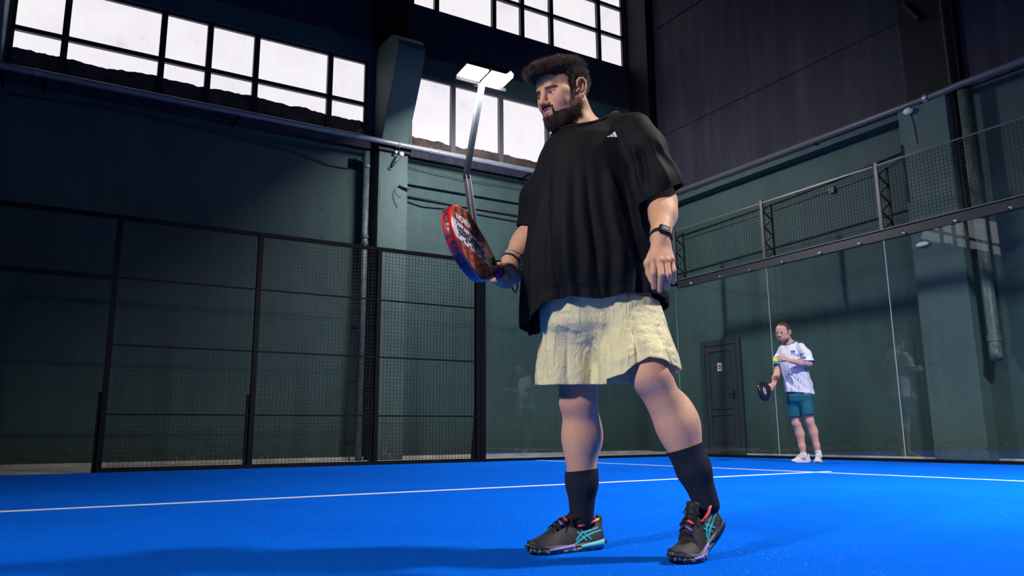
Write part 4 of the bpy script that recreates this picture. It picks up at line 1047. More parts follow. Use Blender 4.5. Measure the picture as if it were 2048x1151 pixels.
# --- shorts
vs_, fs_ = zone(shorts_f, (-.34, -.30, .48), (.27, .26, .90), .0048, lambda F: inside_cloth(F, tee_f, .034, lambda X, Y, Z: (Z-.79)/.05)); vs_ = relax(vs_, fs_, 2, .5)
sh = meshobj('shorts', vs_, fs_, M['shorts'], body, label='pale yellow nylon shorts with crumpled legs')
cut_plane(sh, (0, 0, .88), (0, 0, 1))
cut_local(sh, (-.16, .04, .548), Vector((.0, .06, -1)).normalized(), lambda x, y, z: x < -.040, 0)
cut_local(sh, (.07, -.08, .552), Vector((0, 0, -1)), lambda x, y, z: x >= -.048, 0)
v = coords(sh); n = omesh_normals(sh)
lo_ = np.clip((.80-v[:, 2])/.2, 0, 1)
w1 = vnoise(v*np.array([1, 1, .45]), 26, 7)*.0042 + vnoise(v*np.array([1, 1, .35]), 11, 8)*.0075 + (np.abs(vnoise(v, 40, 9))-.3)*.0025
pL = np.arctan2(v[:, 1]+.08, v[:, 0]-.065); pR = np.arctan2(v[:, 1]-.04, v[:, 0]+.16)
rid = np.where(v[:, 0] > -.045, .009*ridges(pL*4+.6+3*(v[:, 2]-.6)), .0075*ridges(pR*4.5+1.0))
v = v + n*((w1+rid*lo_))[:, None]
# the folds seen on the near thigh
def cr2(p0, p1, w, h):
    p0 = np.array(p0); p1 = np.array(p1); d = p1-p0; t = np.clip(((v-p0)@d)/(d@d), 0, 1); D = np.linalg.norm(v-p0-t[:, None]*d, axis=1); return h*np.exp(-(D/w)**2)
F2_ = cr2((.13, -.20, .80), (.095, -.22, .73), .010, .010)+cr2((.095, -.22, .73), (.115, -.21, .67), .010, .012)+cr2((.06, -.22, .74), (.07, -.22, .67), .008, -.010)+cr2((.115, -.22, .67), (.03, -.23, .655), .010, .011)+cr2((.15, -.18, .78), (.16, -.18, .64), .011, -.010)
F2_ += cr2((-.045, -.18, .78), (-.055, -.20, .56), .014, -.014)+cr2((-.02, -.2, .76), (-.01, -.22, .60), .012, .010)+cr2((-.10, -.10, .80), (-.115, -.10, .60), .014, .007)
v = v + n*F2_[:, None]
hw = np.clip((.70-v[:, 2])/.14, 0, 1)**1.3*(v[:, 0] > -.05); fr_ = np.clip(.5-(v[:, 1]+.08)/.14, 0, 1)
lift = np.interp(v[:, 0], [-.05, .0, .04, .08, .13, .19], [.0, .012, .046, .064, .054, .030])
v[:, 2] += hw*(lift*fr_+.022*np.clip((v[:, 0]-.10)/.09, 0, 1)*(1-fr_))
setco(sh, v); solid(sh, .003)

# --- socks: ribbed tubes around the calves
def tube_rings(path, rads, n=96, rib=0.0, ribs=30, squash=None):
    P = [Vector(p) for p in path]; vs = []; up = Vector((0, -1, 0)); fs = []
    m = len(P)
    for i, p in enumerate(P):
        t = (P[min(i+1, m-1)]-P[max(i-1, 0)]).normalized(); u = (up-t*up.dot(t)).normalized(); w = t.cross(u)
        for k in range(n):
            a = 2*math.pi*k/n; r = rads[i]*(1+rib*(abs(math.sin(a*ribs/2))**.5-.6)); vs.append(p+(u*math.cos(a)+w*math.sin(a))*r)
    for i in range(m-1):
        for k in range(n): fs.append((i*n+k, i*n+(k+1) % n, (i+1)*n+(k+1) % n, (i+1)*n+k))
    return vs, fs
def sock(fn, lo, hi, axp, axd, top, bot, topn, label, res=.0022, ribs=44, thick=.0046, par=None, m_='sock', amp=.0019):
    """knitted tube that follows the leg: the leg's own surface, offset and ribbed"""
    F = Field(lo, hi, res); fn(F); F.d -= thick; v, f = F.mesh(); v = relax(v, f, 2, .5)
    n = vnormals(v, f); d = Vector(axd).normalized(); u = d.orthogonal().normalized(); w = d.cross(u); r = v-np.array(axp)
    ang = np.arctan2(r @ np.array(w), r @ np.array(u)); v = v+n*(amp*(np.abs(np.sin(ang*ribs/2))**.6-.5))[:, None]
    o = meshobj('sock', v, f, M[m_], par or body, label=label)
    cut_plane(o, top, topn); cut_plane(o, bot, (0, 0, -1)); return solid(o, .002)
p1_legs = lambda F: p1_body(F, arms=False, head=False, torso=False)
sock(p1_legs, (-.20, -.02, .05), (-.03, .16, .32), (-.115, .075, .2), (0, -.05, 1), (0, .066, .272), (0, 0, .065), (-.10, 0, 1), 'ribbed charcoal crew sock on the flat foot')
sock(p1_legs, (.12, -.22, .08), (.34, -.02, .42), (.225, -.113, .25), (-.34, 0, .94), (.210, -.113, .340), (0, 0, .10), (-.30, .0, .95), 'ribbed charcoal crew sock on the lifted foot')

# --- shoes
def shoe_mats(k):
    up = clothmat('shoe_upper_%d' % k, (.022, .021, .024) if k == 1 else (.62, .60, .61), .6, .5, 900, spec=.4)
    so = mat('shoe_sole_%d' % k, (.02, .03, .10), .6)
    if k == 1:
        g = NG(so); P = g.coord(); nn = g.noise(P, 55, 3, .6, 1.5)
        c = g.ramp(nn, [(.0, (.012, .022, .075)), (.50, (.030, .040, .13)), (.56, (.62, .62, .02)), (.62, (.50, .52, .04)), (.66, (.02, .03, .09)), (.75, (.25, .15, .55))], 'CONSTANT'); g.base(c)
    else: so.node_tree.nodes['Principled BSDF'].inputs['Base Color'].default_value = (.62, .62, .66, 1)
    return up, so
M['aqua'] = mat('aqua_print', (.02, .42, .50), .5); M['aqua_foam'] = mat('aqua_foam', (.10, .50, .55), .6)
M['lilac'] = mat('lilac_foam', (.30, .22, .52), .6); M['coral'] = mat('coral_lining', (.75, .06, .07), .7); M['lace'] = mat('black_lace', (.008, .008, .010), .8)
M['violet'] = mat('violet_loop', (.22, .16, .62), .6); M['navy_print'] = mat('navy_print', (.01, .012, .04), .6); M['yellow'] = mat('yellow_print', (.70, .72, .10), .6)
def shoe(parent, T, yaw, pitch, k, side, S=1.0, bend=0.0, label=None, roll=0.0, res=.0035):
    """heel at origin, toe along +x, sole on z=0; side=+1: outer side is +y"""
    up, so = SHOEM[k]
    xs = np.array([-.017, 0, .03, .07, .11, .15, .19, .23, .26, .280, .290]); w = np.array([.006, .034, .041, .042, .041, .044, .049, .050, .042, .028, .012]); 
    h = np.array([.030, .092, .088, .088, .108, .098, .074, .055, .045, .036, .022])
    yc = np.array([0, 0, 0, .0, .002, .004, .004, .000, -.006, -.010, -.012])*side*-1
    def upper(F):
        def f(X, Y, Z):
            xf = X.ravel(); W_ = np.interp(xf, xs, w).reshape(X.shape); H_ = np.interp(xf, xs, h).reshape(X.shape); C_ = np.interp(xf, xs, yc).reshape(X.shape)
            zz = (Z-.018)/np.maximum(H_-.018, .004); yy = (Y-C_)/(W_*np.clip(1.02-.30*np.clip(zz, 0, 1), .3, 2))
            kk = (np.abs(yy)**2.4+np.abs(zz)**2.4)**(1/2.4)
            return np.maximum((kk-1)*np.minimum(W_, H_)*.8, .012-Z)
        F.fn((-.03, -.07, .0), (.30, .07, .14), f, .004)
        F.ell((.064, 0, .104), (.046, .033, .036), .008, 'sub')        # mouth of the shoe
        F.cap((.0, 0, .080), (-.002, 0, .097), .014, .012, .012)       # heel tab
        F.cap((.104, 0, .095), (.092, 0, .126), .016, .011, .010)      # tongue root
    F = Field((-.035, -.075, 0), (.305, .075, .15), res); upper(F); v, f = F.mesh(); v = relax(v, f, 2, .5)
    root = bpy.data.objects.new('shoe', None)
    def deform(p):
        p = np.array(p, float).reshape(-1, 3).copy(); p[:, 2] += np.clip((p[:, 0]-.22)/.07, 0, 1)**2*.010
        if bend:
            xb = .195; t = np.clip((xb+.02-p[:, 0])/.05, 0, 1); an = -bend*t*t*(3-2*t)
            dx = p[:, 0]-xb; dz = p[:, 2]; p[:, 0] = xb+dx*np.cos(an)-dz*np.sin(-an)*1.0*np.sign(1); p[:, 2] = -dx*np.sin(-an)*-1*-1*1.0+dz*np.cos(an) if False else (dx*np.sin(an)+dz*np.cos(an))
            p[:, 0] = xb+dx*np.cos(an)-dz*np.sin(an)
        return p*S
    mtx = Matrix.Translation(Vector(T)) @ Matrix.Rotation(yaw, 4, 'Z') @ Matrix.Rotation(roll, 4, 'X') @ Matrix.Rotation(pitch, 4, 'Y')
    u = meshobj('shoe', deform(v), f, up, parent, label=label); u.matrix_local = mtx
    def sub(mb, nm, m_, smooth=True, lab=None):
        mb.v = [tuple(q) for q in deform(mb.v)]; return mb.build(nm, m_, u, smooth=smooth, label=lab)
    # sole: outline lofted in layers
    N = 64; out = []
    for i in range(N):
        t = i/N*2*math.pi; x = .138-.152*math.cos(t)
        ww = np.interp(x, xs, w); cc = np.interp(x, xs, yc)
        e = max(0, 1-abs(math.cos(t))**6); y = cc+math.copysign((ww+.006)*(abs(math.sin(t))**.35 if abs(math.sin(t)) > 1e-3 else 0), math.sin(t)) 
        out.append((x, y))
    def slab(z0, z1, g0, g1, nm, m_, sel=None, flare=0):
        mb = MB(); c = (.139, 0); L = []
        for z, g_ in ((z0, g0), ((z0*.5+z1*.5), max(g0, g1)+flare), (z1, g1)):
            L.append([(c[0]+(x-c[0])*(1+g_*.3), y*(1+g_), z + (0.012*np.clip((x-.24)/.05, 0, 1) if z > z0 else 0) + (.010*np.clip((.06-x)/.06, 0, 1) if z > z0 else 0)) for x, y in out])
        vs = [p for l in L for p in l]; fs = [(j*N+i, j*N+(i+1) % N, (j+1)*N+(i+1) % N, (j+1)*N+i) for j in range(2) for i in range(N)]
        fs += [tuple(range(N))[::-1], tuple(range(2*N, 3*N))]; mb.add(vs, fs); return sub(mb, nm, m_)
    slab(.000, .012, -.06, .02, 'outsole', so)
    if k == 1:
        slab(.010, .024, .0, -.02, 'midsole', M['navy_print'])
        # aqua heel foam / lilac forefoot foam bands
        def band(x0, x1, z0, z1, m_, nm, sd, bulge=.0070):
            vs = []; n_ = 14
            for i in range(n_+1):
                x = x0+(x1-x0)*i/n_; ww = np.interp(x, xs, w)+bulge; cc = np.interp(x, xs, yc); tt = i/n_
                for zz in (z0, z1*(1-.55*tt)+z0*.55*tt): vs += [(x, cc+sd*(ww-.006), zz), (x, cc+sd*ww, zz)]
            fs = []
            for i in range(n_):
                a = 4*i; fs += [(a, a+1, a+5, a+4), (a+1, a+3, a+7, a+5), (a+3, a+2, a+6, a+7), (a+2, a, a+4, a+6)]
            fs += [(0, 2, 3, 1), (4*n_, 4*n_+1, 4*n_+3, 4*n_+2)]; return sub(MB().add(vs, fs), nm, m_)
        band(.006, .105, .010, .034, M['aqua_foam'] if not bend else M['navy_print'], 'heel_foam', side)
        band(.13, .235, .012, .026, M['lilac'], 'forefoot_foam', side)
        # toe guard with yellow edge
        vs = []; n_ = 30
        for i in range(n_+1):
            t = math.pi-1.25+2.5*i/n_; x = .138-.152*math.cos(t); ww = np.interp(x, xs, w); cc = np.interp(x, xs, yc); y = math.copysign((ww+.005)*abs(math.sin(t))**.35, math.sin(t)) if abs(math.sin(t)) > 1e-3 else 0
            hz = .034-.012*abs(-1+2*i/n_)
            vs += [(x+.001, cc+y, .008), (x-.003, cc+y*.985, hz*.75), (x-.010, cc+y*.88, hz)]
        fs = [];
        for i in range(n_): a = 3*i; fs += [(a, a+3, a+4, a+1), (a+1, a+4, a+5, a+2)]
        sub(MB().add(vs, fs), 'toe_guard', so)
    bv = bvh_of(u)
    def surf(x, y, zf, sd, off=.0015):
        """point on the side of the upper at length x, height z"""
        p = Vector(deform([(x, 0, zf)])[0]); h_ = bv.ray_cast(p+Vector((0, sd*.09*S, 0)), Vector((0, -sd, 0)), .2)
        return (h_[0]+Vector((0, sd*off, 0))) if h_[0] else p+Vector((0, sd*.04*S, 0))
    def stripe(pts, wd, m_, nm, sd):
        P = [];
        for i in range(len(pts)-1):
            for t in np.linspace(0, 1, 7)[:(7 if i == len(pts)-2 else 6)]: P.append(np.array(pts[i])*(1-t)+np.array(pts[i+1])*t)
        mb = MB(); vs = []
        for i, p in enumerate(P):
            d = P[min(i+1, len(P)-1)]-P[max(i-1, 0)]; d = d/np.linalg.norm(d); nn_ = np.array((-d[1], d[0]))*wd[i*(len(wd)-1)//max(1, len(P)-1)]/2
            for q_ in (p+nn_, p-nn_):
                s0 = surf(q_[0], 0, q_[1], sd); vs += [s0, s0-Vector((0, sd*.003, 0))]
        fs = []
        for i in range(len(P)-1): a = 4*i; fs += [(a, a+2, a+6, a+4), (a, a+4, a+5, a+1), (a+2, a+3, a+7, a+6)]
        return mb.add(vs, fs).build(nm, m_, u, smooth=False)
    if k == 1:
        for sd in (side,):
            st = stripe([(.008, .062), (.045, .056), (.085, .046), (.128, .024)], [.004, .005, .006, .005], M['aqua'], 'side_stripe', sd)
            stripe([(.020, .070), (.055, .064), (.095, .058), (.120, .036)], [.0035, .0045, .005, .004], M['aqua'], 'side_stripe', sd)
            stripe([(.060, .036), (.095, .068)], [.0045, .004], M['aqua'], 'side_stripe', sd); stripe([(.080, .034), (.112, .064)], [.0045, .004], M['aqua'], 'side_stripe', sd)
    else:
        for i in range(3): stripe([(.075+.024*i, .030), (.105+.024*i, .070-.004*i)], [.009, .009], M['navy_print'], 'side_stripe', side)
        stripe([(-.005, .05), (.01, .07)], [.02, .02], M['navy_print'], 'heel_patch', side)
    # collar lining, tongue, laces, loops
    ring = []
    for i in range(25):
        t = -2.35+4.7*i/24; ring.append((.064-.050*math.cos(t), .0335*math.sin(t), .088+.010*math.cos(t)-.002))
    lin = MB().tube(ring, .0048 if k == 1 else .004, 8); sub(lin, 'collar_lining', M['coral'] if k == 1 else M['white_plastic'])
    tg = MB(); 
    for i in range(9):
        t = i/8; x = .150-.070*t; z = .093+.040*t-.012*(1-t); wd_ = .018+.006*t
        tg.v += [(x, -wd_, z), (x, 0, z+.005), (x, wd_, z), (x-.004, -wd_, z-.007), (x-.004, 0, z-.004), (x-.004, wd_, z-.007)]
    for i in range(8):
        a = 6*i; tg.f += [(a, a+1, a+7, a+6), (a+1, a+2, a+8, a+7), (a+3, a+9, a+10, a+4), (a+4, a+10, a+11, a+5), (a, a+6, a+9, a+3), (a+2, a+5, a+11, a+8)]
    tg.f += [(0, 3, 4, 1), (1, 4, 5, 2), (48, 49, 52, 51), (49, 50, 53, 52)]
    sub(tg, 'tongue', M['lace'] if k == 1 else up)
    lc = MB()
    for i in range(5):
        x = .112+.017*i; z = float(np.interp(x, xs, h))+.003
        lc.tube([(x-.004, -.024, z-.010), (x, -.012, z+.001), (x+.003, .0, z+.004), (x+.006, .012, z+.001), (x+.010, .024, z-.010)], .0026, 6)
        lc.tube([(x+.010, -.024, z-.010), (x+.006, -.012, z+.001), (x+.003, 0, z+.0055), (x, .012, z+.001), (x-.004, .024, z-.010)], .0026, 6)
    lc.tube([(.108, 0, .112), (.100, .020, .122), (.106, .034, .108), (.112, .016, .108)], .0026, 6).tube([(.108, 0, .112), (.100, -.020, .122), (.106, -.034, .108), (.112, -.016, .108)], .0026, 6)
    lc.tube([(.108, .002, .112), (.125, .022, .104), (.14, .036, .084)], .0024, 6).tube([(.108, -.002, .112), (.128, -.018, .106), (.145, -.034, .088)], .0024, 6)
    sub(lc, 'laces', M['lace'] if k == 1 else M['white_plastic'])
    if k == 1:
        for x, m_ in ((.145, 'coral'), (.165, 'violet')):
            z = float(np.interp(x, xs, h))+.004
            sub(MB().tube([(x, side*.006, z+.004), (x+.003, side*.026, z-.004)], .0042, 8), 'lace_loop', M[m_])
        vs = []
        sub(MB().tube([(.050, side*.029, .088), (.035, side*.031, .092), (.015, side*.024, .098)], .003, 6), 'collar_trim', M['yellow'])
        band2 = None
    return u
SHOEM = {1: shoe_mats(1), 2: shoe_mats(2)}
# flat foot: right foot (picture left);  lifted foot: left foot (picture right)
shoe(body, (-.058, .118, .0), math.atan2(-.50, -.84), 0, 1, 1, 1.0, 0, 'black tennis shoe with aqua side stripes, standing flat')
shoe(body, (.345, -.055, .0), math.atan2(-.60, -.80), 0, 1, 1, 1.0, .48, 'black tennis shoe with aqua side stripes, heel lifted')

# ------------------------------------------------------------------ worn details of the near player
M['watch'] = mat('watch_resin', (.010, .010, .012), .6, spec=.2); M['watch_glass'] = mat('watch_glass', (.035, .04, .07), .35, spec=.3)
M['bead'] = mat('silver_bead', (.75, .72, .74), .18, 1.0)
def ring_on(c, ax, r, rr, parent, name, material, n=40, flat=1.0, label=None, wide=None):
    ax = Vector(ax).normalized(); u = ax.orthogonal().normalized(); w = ax.cross(u); vs = []; fs = []; m = 10
    for i in range(n):
        a = 2*math.pi*i/n; d = u*math.cos(a)+w*math.sin(a)
        for k in range(m):
            b = 2*math.pi*k/m; vs.append(Vector(c)+d*(r+rr*math.cos(b))+ax*(wide or rr)*math.sin(b))
    for i in range(n):
        for k in range(m): fs.append((i*m+k, ((i+1) % n)*m+k, ((i+1) % n)*m+(k+1) % m, i*m+(k+1) % m))
    return MB().add(vs, fs).build(name, material, parent, smooth=True, label=label)
# wristwatch on the left wrist
wc = Vector((.1215, -.277, .984)); wax = (Vector((.152, -.185, 1.085))-Vector((.122, -.272, .99))).normalized()
wt = ring_on(wc, wax, .0345, .0026, body, 'wristwatch', M['watch'], wide=.0095, label='black resin digital wristwatch')
vdir = Vector((.10, -1, .05)); vdir = (vdir-wax*vdir.dot(wax)).normalized(); hd_ = wax.cross(vdir)
def wbox(c, sx, sy, sz, nm, m_, par):
    mb = MB(); vs = [c+hd_*x*sx+wax*y*sy+vdir*z*sz for x, y, z in ((-1,-1,-1),(1,-1,-1),(1,1,-1),(-1,1,-1),(-.8,-.8,1),(.8,-.8,1),(.8,.8,1),(-.8,.8,1))]
    return mb.add(vs, [(3,2,1,0),(4,5,6,7),(0,1,5,4),(1,2,6,5),(2,3,7,6),(3,0,4,7)]).build(nm, m_, par, bevel=.0018)
wbox(wc+vdir*.036, .0195, .0205, .0055, 'watch_case', M['watch'], wt); wbox(wc+vdir*.0415, .0115, .0085, .0006, 'display', M['watch_glass'], wt)
for k in range(9):
    a = -1.3+.14*k-.25; d = vdir*math.cos(a)-hd_*math.sin(a)*(-1)
    wbox(wc+d*.0345, .0016, .0085, .0012, 'band_rib', M['watch'], wt)
# bracelets on the right wrist
bc = Vector((-.3485, .108, 1.003)); bax = (Vector((-.302, .155, 1.075))-Vector((-.350, .105, 1.000))).normalized()
ring_on(bc-bax*.004, bax, .0335, .0048, body, 'wristband', M['lace'], wide=.007, label='black cord wristband')
bb = ring_on(bc+bax*.014, bax, .0345, .0012, body, 'bead_bracelet', M['lace'], label='bracelet of silver beads')
u = bax.orthogonal().normalized(); w_ = bax.cross(u)
for i in range(22):
    a = 2*math.pi*i/22; MB().sphere(bc+bax*.014+(u*math.cos(a)+w_*math.sin(a))*.036, .0046, 10, 7).build('bead', M['bead'], bb, smooth=True)
# crew-neck rib and stitched hems follow the cut edges of the t-shirt
def edge_loops(o):
    bm = bmesh.new(); bm.from_mesh(o.data); es = {e for e in bm.edges if e.is_boundary}; loops = []
    while es:
        e = es.pop(); L = [e.verts[0].co.copy(), e.verts[1].co.copy()]; cur = e.verts[1]
        while True:
            nx = [x for x in cur.link_edges if x in es]
            if not nx: break
            es.remove(nx[0]); cur = nx[0].other_vert(cur); L.append(cur.co.copy())
        loops.append(L)
    bm.free(); return loops
def smooth_loop(L, it=12, keep=160):
    P = np.array([list(p) for p in L]); 
    if np.linalg.norm(P[0]-P[-1]) < 1e-6: P = P[:-1]
    for _ in range(it): P = (np.roll(P, 1, 0)+P*2+np.roll(P, -1, 0))/4
    i = np.linspace(0, len(P)-1, min(keep, len(P))).astype(int); P = P[i]; return np.concatenate([P, P[:2]])
for L in edge_loops(tee):
    P = np.array([list(p) for p in L]); c = P.mean(0)
    if len(P) < 60: continue
    if c[2] > 1.40: MB().tube(smooth_loop(L), .0062, 8, caps=False).build('neck_rib', M['tee'], tee, smooth=True)

# ------------------------------------------------------------------ rackets
def racket_face(kind):
    if kind == 1:
        m = mat('racket_face', (.5, .05, .02), .35); g = NG(m); P = g.coord(); x, y, z = g.sep(P)[0], g.sep(P)[1], g.sep(P)[2]
        # stripes lie across the head: orange and graphite, white band along the axis
        w = g.n('ShaderNodeTexWave'); w.inputs['Scale'].default_value = 6.2; w.inputs['Distortion'].default_value = 0.0; w.bands_direction = 'X'
        g.l(g.coord(rot=(0, 0, .10)), w.inputs['Vector'])
        c = g.ramp(w.outputs[1], [(.0, (.040, .042, .048)), (.47, (.62, .075, .018))], 'CONSTANT')
        w2 = g.n('ShaderNodeTexWave'); w2.inputs['Scale'].default_value = 40; w2.bands_direction = 'X'; g.l(P, w2.inputs['Vector'])
        c = g.mix(g.ramp(w2.outputs[1], [(.0, G3(.0)), (.93, G3(.55))], 'CONSTANT'), c, (.30, .03, .01))
        ay = g.math('ABSOLUTE', g.math('ADD', y, -.004))
        c = g.mix(g.math('LESS_THAN', ay, .0400), c, (.75, .04, .04)); c = g.mix(g.math('LESS_THAN', ay, .0365), c, (.70, .72, .84))
        c = g.mix(g.math('LESS_THAN', x, -.128), c, (.012, .012, .014))
        g.base(c); return m
    return mat('racket_face_black', (.008, .009, .012), .5, spec=.2)
def racket_rim(kind):
    if kind == 1:
        m = mat('racket_rim', (.6, .02, .03), .28); g = NG(m); P = g.coord(); y, x = g.sep(P)[1], g.sep(P)[0]
        c = g.ramp(g.math('ADD', g.math('MULTIPLY', y, 3.6), .5), [(.0, (.72, .030, .022)), (.55, (.66, .016, .022)), (.72, (.36, .010, .06)), (.88, (.03, .05, .14))])  # dark blue lower edge: bounce light from the turf put into the colour
        c = g.mix(g.math('LESS_THAN', x, -.02), c, (.012, .012, .016)); g.base(c); return m
    return mat('racket_rim_black', (.012, .012, .015), .2)
def make_racket(kind, L, W_, c, label, parent_rz=None, grip='purple'):
    L = Vector(L).normalized(); W_ = Vector(W_); W_ = (W_-L*W_.dot(L)).normalized(); N = L.cross(W_)
    root = empty('padel_racket', label=label, cat='racket')
    mx = Matrix((L, W_, N)).transposed().to_4x4(); mx.translation = Vector(c); root.matrix_world = mx
    def halfw(t):      # outline, angle from tip
        return t
    out = []; n = 84
    for i in range(n):
        t = 2*math.pi*i/n; x = .150*math.cos(t); y = .130*math.sin(t)
        if x < -.02:                                # pull into the throat
            k = min(1, (-.02-x)/.13); x = x-.055*k**1.5; y = y*(1-.30*k**1.4)
        out.append((x, y))
    th = .0185; lay_ = [(-th, .93), (-th+.0035, .985), (-.008, 1.0), (.008, 1.0), (th-.0035, .985), (th, .93)]
    mb = MB(); vs = []
    for z, s_ in lay_: vs += [(x*s_ if x > 0 else x*s_, y*s_, z) for x, y in out]
    fs = [(j*n+i, j*n+(i+1) % n, (j+1)*n+(i+1) % n, (j+1)*n+i) for j in range(len(lay_)-1) for i in range(n)]
    mb.add(vs, fs).build('frame', MR[kind][1], root, smooth=True)
    for s_, z in ((1, th), (-1, -th)):
        f_ = MB().add([(x*.935, y*.935, z-.0006*s_) for x, y in out], [tuple(range(n))]).build('face', MR[kind][0], root)
    # drilled holes: their inner shade painted as rows of black discs on both faces
    hm = MB()
    for ix in range(-4, 5):
        for iy in range(-4, 5):
            x = .0235*ix+.010; y = .0245*iy+(.012 if ix % 2 else 0)
            if (x/.118)**2+(y/.100)**2 < 1 and not (abs(y) < .012 and kind == 1 and False):
                for s_ in (1, -1): hm.tube([(x, y, s_*(th-.004)), (x, y, s_*(th+.0001))], .0052, 10)
    hm.build('hole_dark_discs', M['lace'], root, kind='stuff')
    # throat, handle, butt
    MB().tube([(-.150, 0, 0), (-.172, 0, 0), (-.185, 0, 0)], [.026, .0205, .0185], 16).build('throat', M['lace'], root, smooth=True)
    gp = MB(); pts = []; rr = []
    for i in range(49):
        t = i/48; pts.append((-.180-.118*t, 0, 0)); rr.append(.0168+.0009*abs(math.sin(i*math.pi/4)))
    gp.tube(pts, rr, 16); gp.build('grip', M['grip_'+grip], root, smooth=True)
    MB().tube([(-.296, 0, 0), (-.300, 0, 0), (-.306, 0, 0)], [.018, .0195, .018], 16).build('butt_cap', M['lace'], root, smooth=True)
    return root, out
M['grip_purple'] = mat('purple_grip', (.30, .01, .52), .55); M['grip_white'] = mat('white_grip', (.6, .6, .62), .6)
MR = {1: (racket_face(1), racket_rim(1)), 2: (racket_face(2), racket_rim(2))}
def w1(p):   # near player's frame -> world
    A = Vector((.51827652, .8552131, 0)); B = Vector((-.8552131, .51827652, 0)); return Vector(P1)+A*p[0]+B*p[1]+Vector((0, 0, p[2]))
def w1d(p): A = Vector((.51827652, .8552131, 0)); B = Vector((-.8552131, .51827652, 0)); return A*p[0]+B*p[1]+Vector((0, 0, p[2]))
rk, out1 = make_racket(1, w1d((-.408, -.888, .211)), w1d((.179, -.304, -.936)), w1((-.4911, -.1598, .9984)), 'red and orange padel racket with a purple grip held by the near player')
def text_mesh(body_, size, extrude=.0003, shear=0.0, bold=.0):
    cu = bpy.data.curves.new('lettering', 'FONT'); cu.body = body_; cu.size = size; cu.extrude = extrude; cu.offset = bold; cu.align_x = 'CENTER'; cu.align_y = 'CENTER'; cu.shear = shear
    o = bpy.data.objects.new('tmp', cu); COL.objects.link(o); dg = bpy.context.evaluated_depsgraph_get(); me = bpy.data.meshes.new_from_object(o.evaluated_get(dg)); 
    bpy.data.objects.remove(o); return me
def add_mesh(name, me, m_, parent, label=None):
    me.materials.clear(); me.materials.append(m_); o = bpy.data.objects.new(name, me); COL.objects.link(o); o.parent = parent; return tag(o, label)
def warp(me, fn):
    bm = bmesh.new(); bm.from_mesh(me); bmesh.ops.triangulate(bm, faces=bm.faces[:])
    bmesh.ops.subdivide_edges(bm, edges=[e for e in bm.edges if e.calc_length() > .006], cuts=2)
    for v_ in bm.verts: v_.co = fn(v_.co)
    bm.to_mesh(me); bm.free()
M['ink'] = mat('ink_navy', (.012, .012, .030), .5)
me = text_mesh('Babolat', .062, .0003, .0, .0016); me.transform(Matrix.Translation((.010, .004, .0187))); add_mesh('lettering', me, M['ink'], rk)
me = text_mesh('VERON', .034, .0003, .1, .0010); me.transform(Matrix.Translation((.045, -.062, .0187)) @ Matrix.Rotation(.12, 4, 'Z')); add_mesh('small_lettering', me, M['print_white'], rk)
MB().add([(-.155, -.020, .0189), (-.112, -.004, .0189), (-.112, .022, .0189), (-.155, .012, .0189)], [(0, 1, 2, 3)]).build('throat_accent', mat('lime', (.55, .80, .03), .4), rk)
# big letters wrapped around the tip of the frame, reading upwards
me = text_mesh('Babolat', .040, .0004, 0, .0004)
def wrap(p):
    s_ = -p.x*1.18/.155-.02; t = s_; x = .150*math.cos(t); y = .130*math.sin(t); nx, ny = math.cos(t)/.150, math.sin(t)/.130; l = math.hypot(nx, ny)
    return Vector((x+nx/l*(.0006+p.z), y+ny/l*(.0006+p.z), -p.y*.92))
bm = bmesh.new(); bm.from_mesh(me); xs_ = [v_.co.x for v_ in bm.verts]; sc_ = .155/max(abs(min(xs_)), abs(max(xs_)))
for v_ in bm.verts: v_.co.x *= sc_
bm.to_mesh(me); bm.free(); warp(me, wrap); add_mesh('rim_lettering', me, M['ink'], rk)
# wrist strap
sp = [w1(p) for p in ((-.352, .145, .926), (-.345, .140, .905), (-.335, .130, .888), (-.326, .120, .905), (-.330, .110, .945), (-.338, .108, .985))]
inv = rk.matrix_world.inverted(); MB().tube([inv @ p for p in sp], .0026, 6).build('wrist_strap', M['lace'], rk, smooth=True)

# ================================================================== far player
P2 = (3.33, -1.05, 0)
R2 = basis(math.radians(-48), math.radians(10), 0); T2 = np.array((-.192, -.03, 1.672)); S2 = 1.05
h2b2, b2h2 = rotmap(R2, T2, S2)
G2 = np.array((-.405, .0, .955)); GX2 = np.array((-.62, -.72, -.22)); GX2 /= np.linalg.norm(GX2)
TZ2 = [1.58, 1.54, 1.48, 1.40, 1.28, 1.12, 1.00, .86, .78]
TL2 = [-.13, -.185, -.225, -.235, -.228, -.205, -.192, -.188, -.186]; TR2 = [-.03, .005, .045, .062, .085, .115, .140, .165, .168]
ta2 = [(a+b)/2 for a, b in zip(TL2, TR2)]; tr2 = [(b-a)/2 for a, b in zip(TL2, TR2)]
def tee2_f(F):
    F.fn((-.34, -.28, .76), (.26, .3, 1.60), loft_fn(TZ2, ta2, [.02]*9, tr2, [.06, .10, .125, .135, .14, .145, .15, .15, .15], 0, 2.2), .01)
    F.chain([(.0, -.10, 1.475), (.045, -.14, 1.38), (.060, -.165, 1.27), (.066, -.18, 1.20)], [.058, .062, .066, .068], .04)
    F.chain([(-.165, .11, 1.47), (-.22, .13, 1.34), (-.255, .13, 1.20)], [.055, .060, .064], .04)
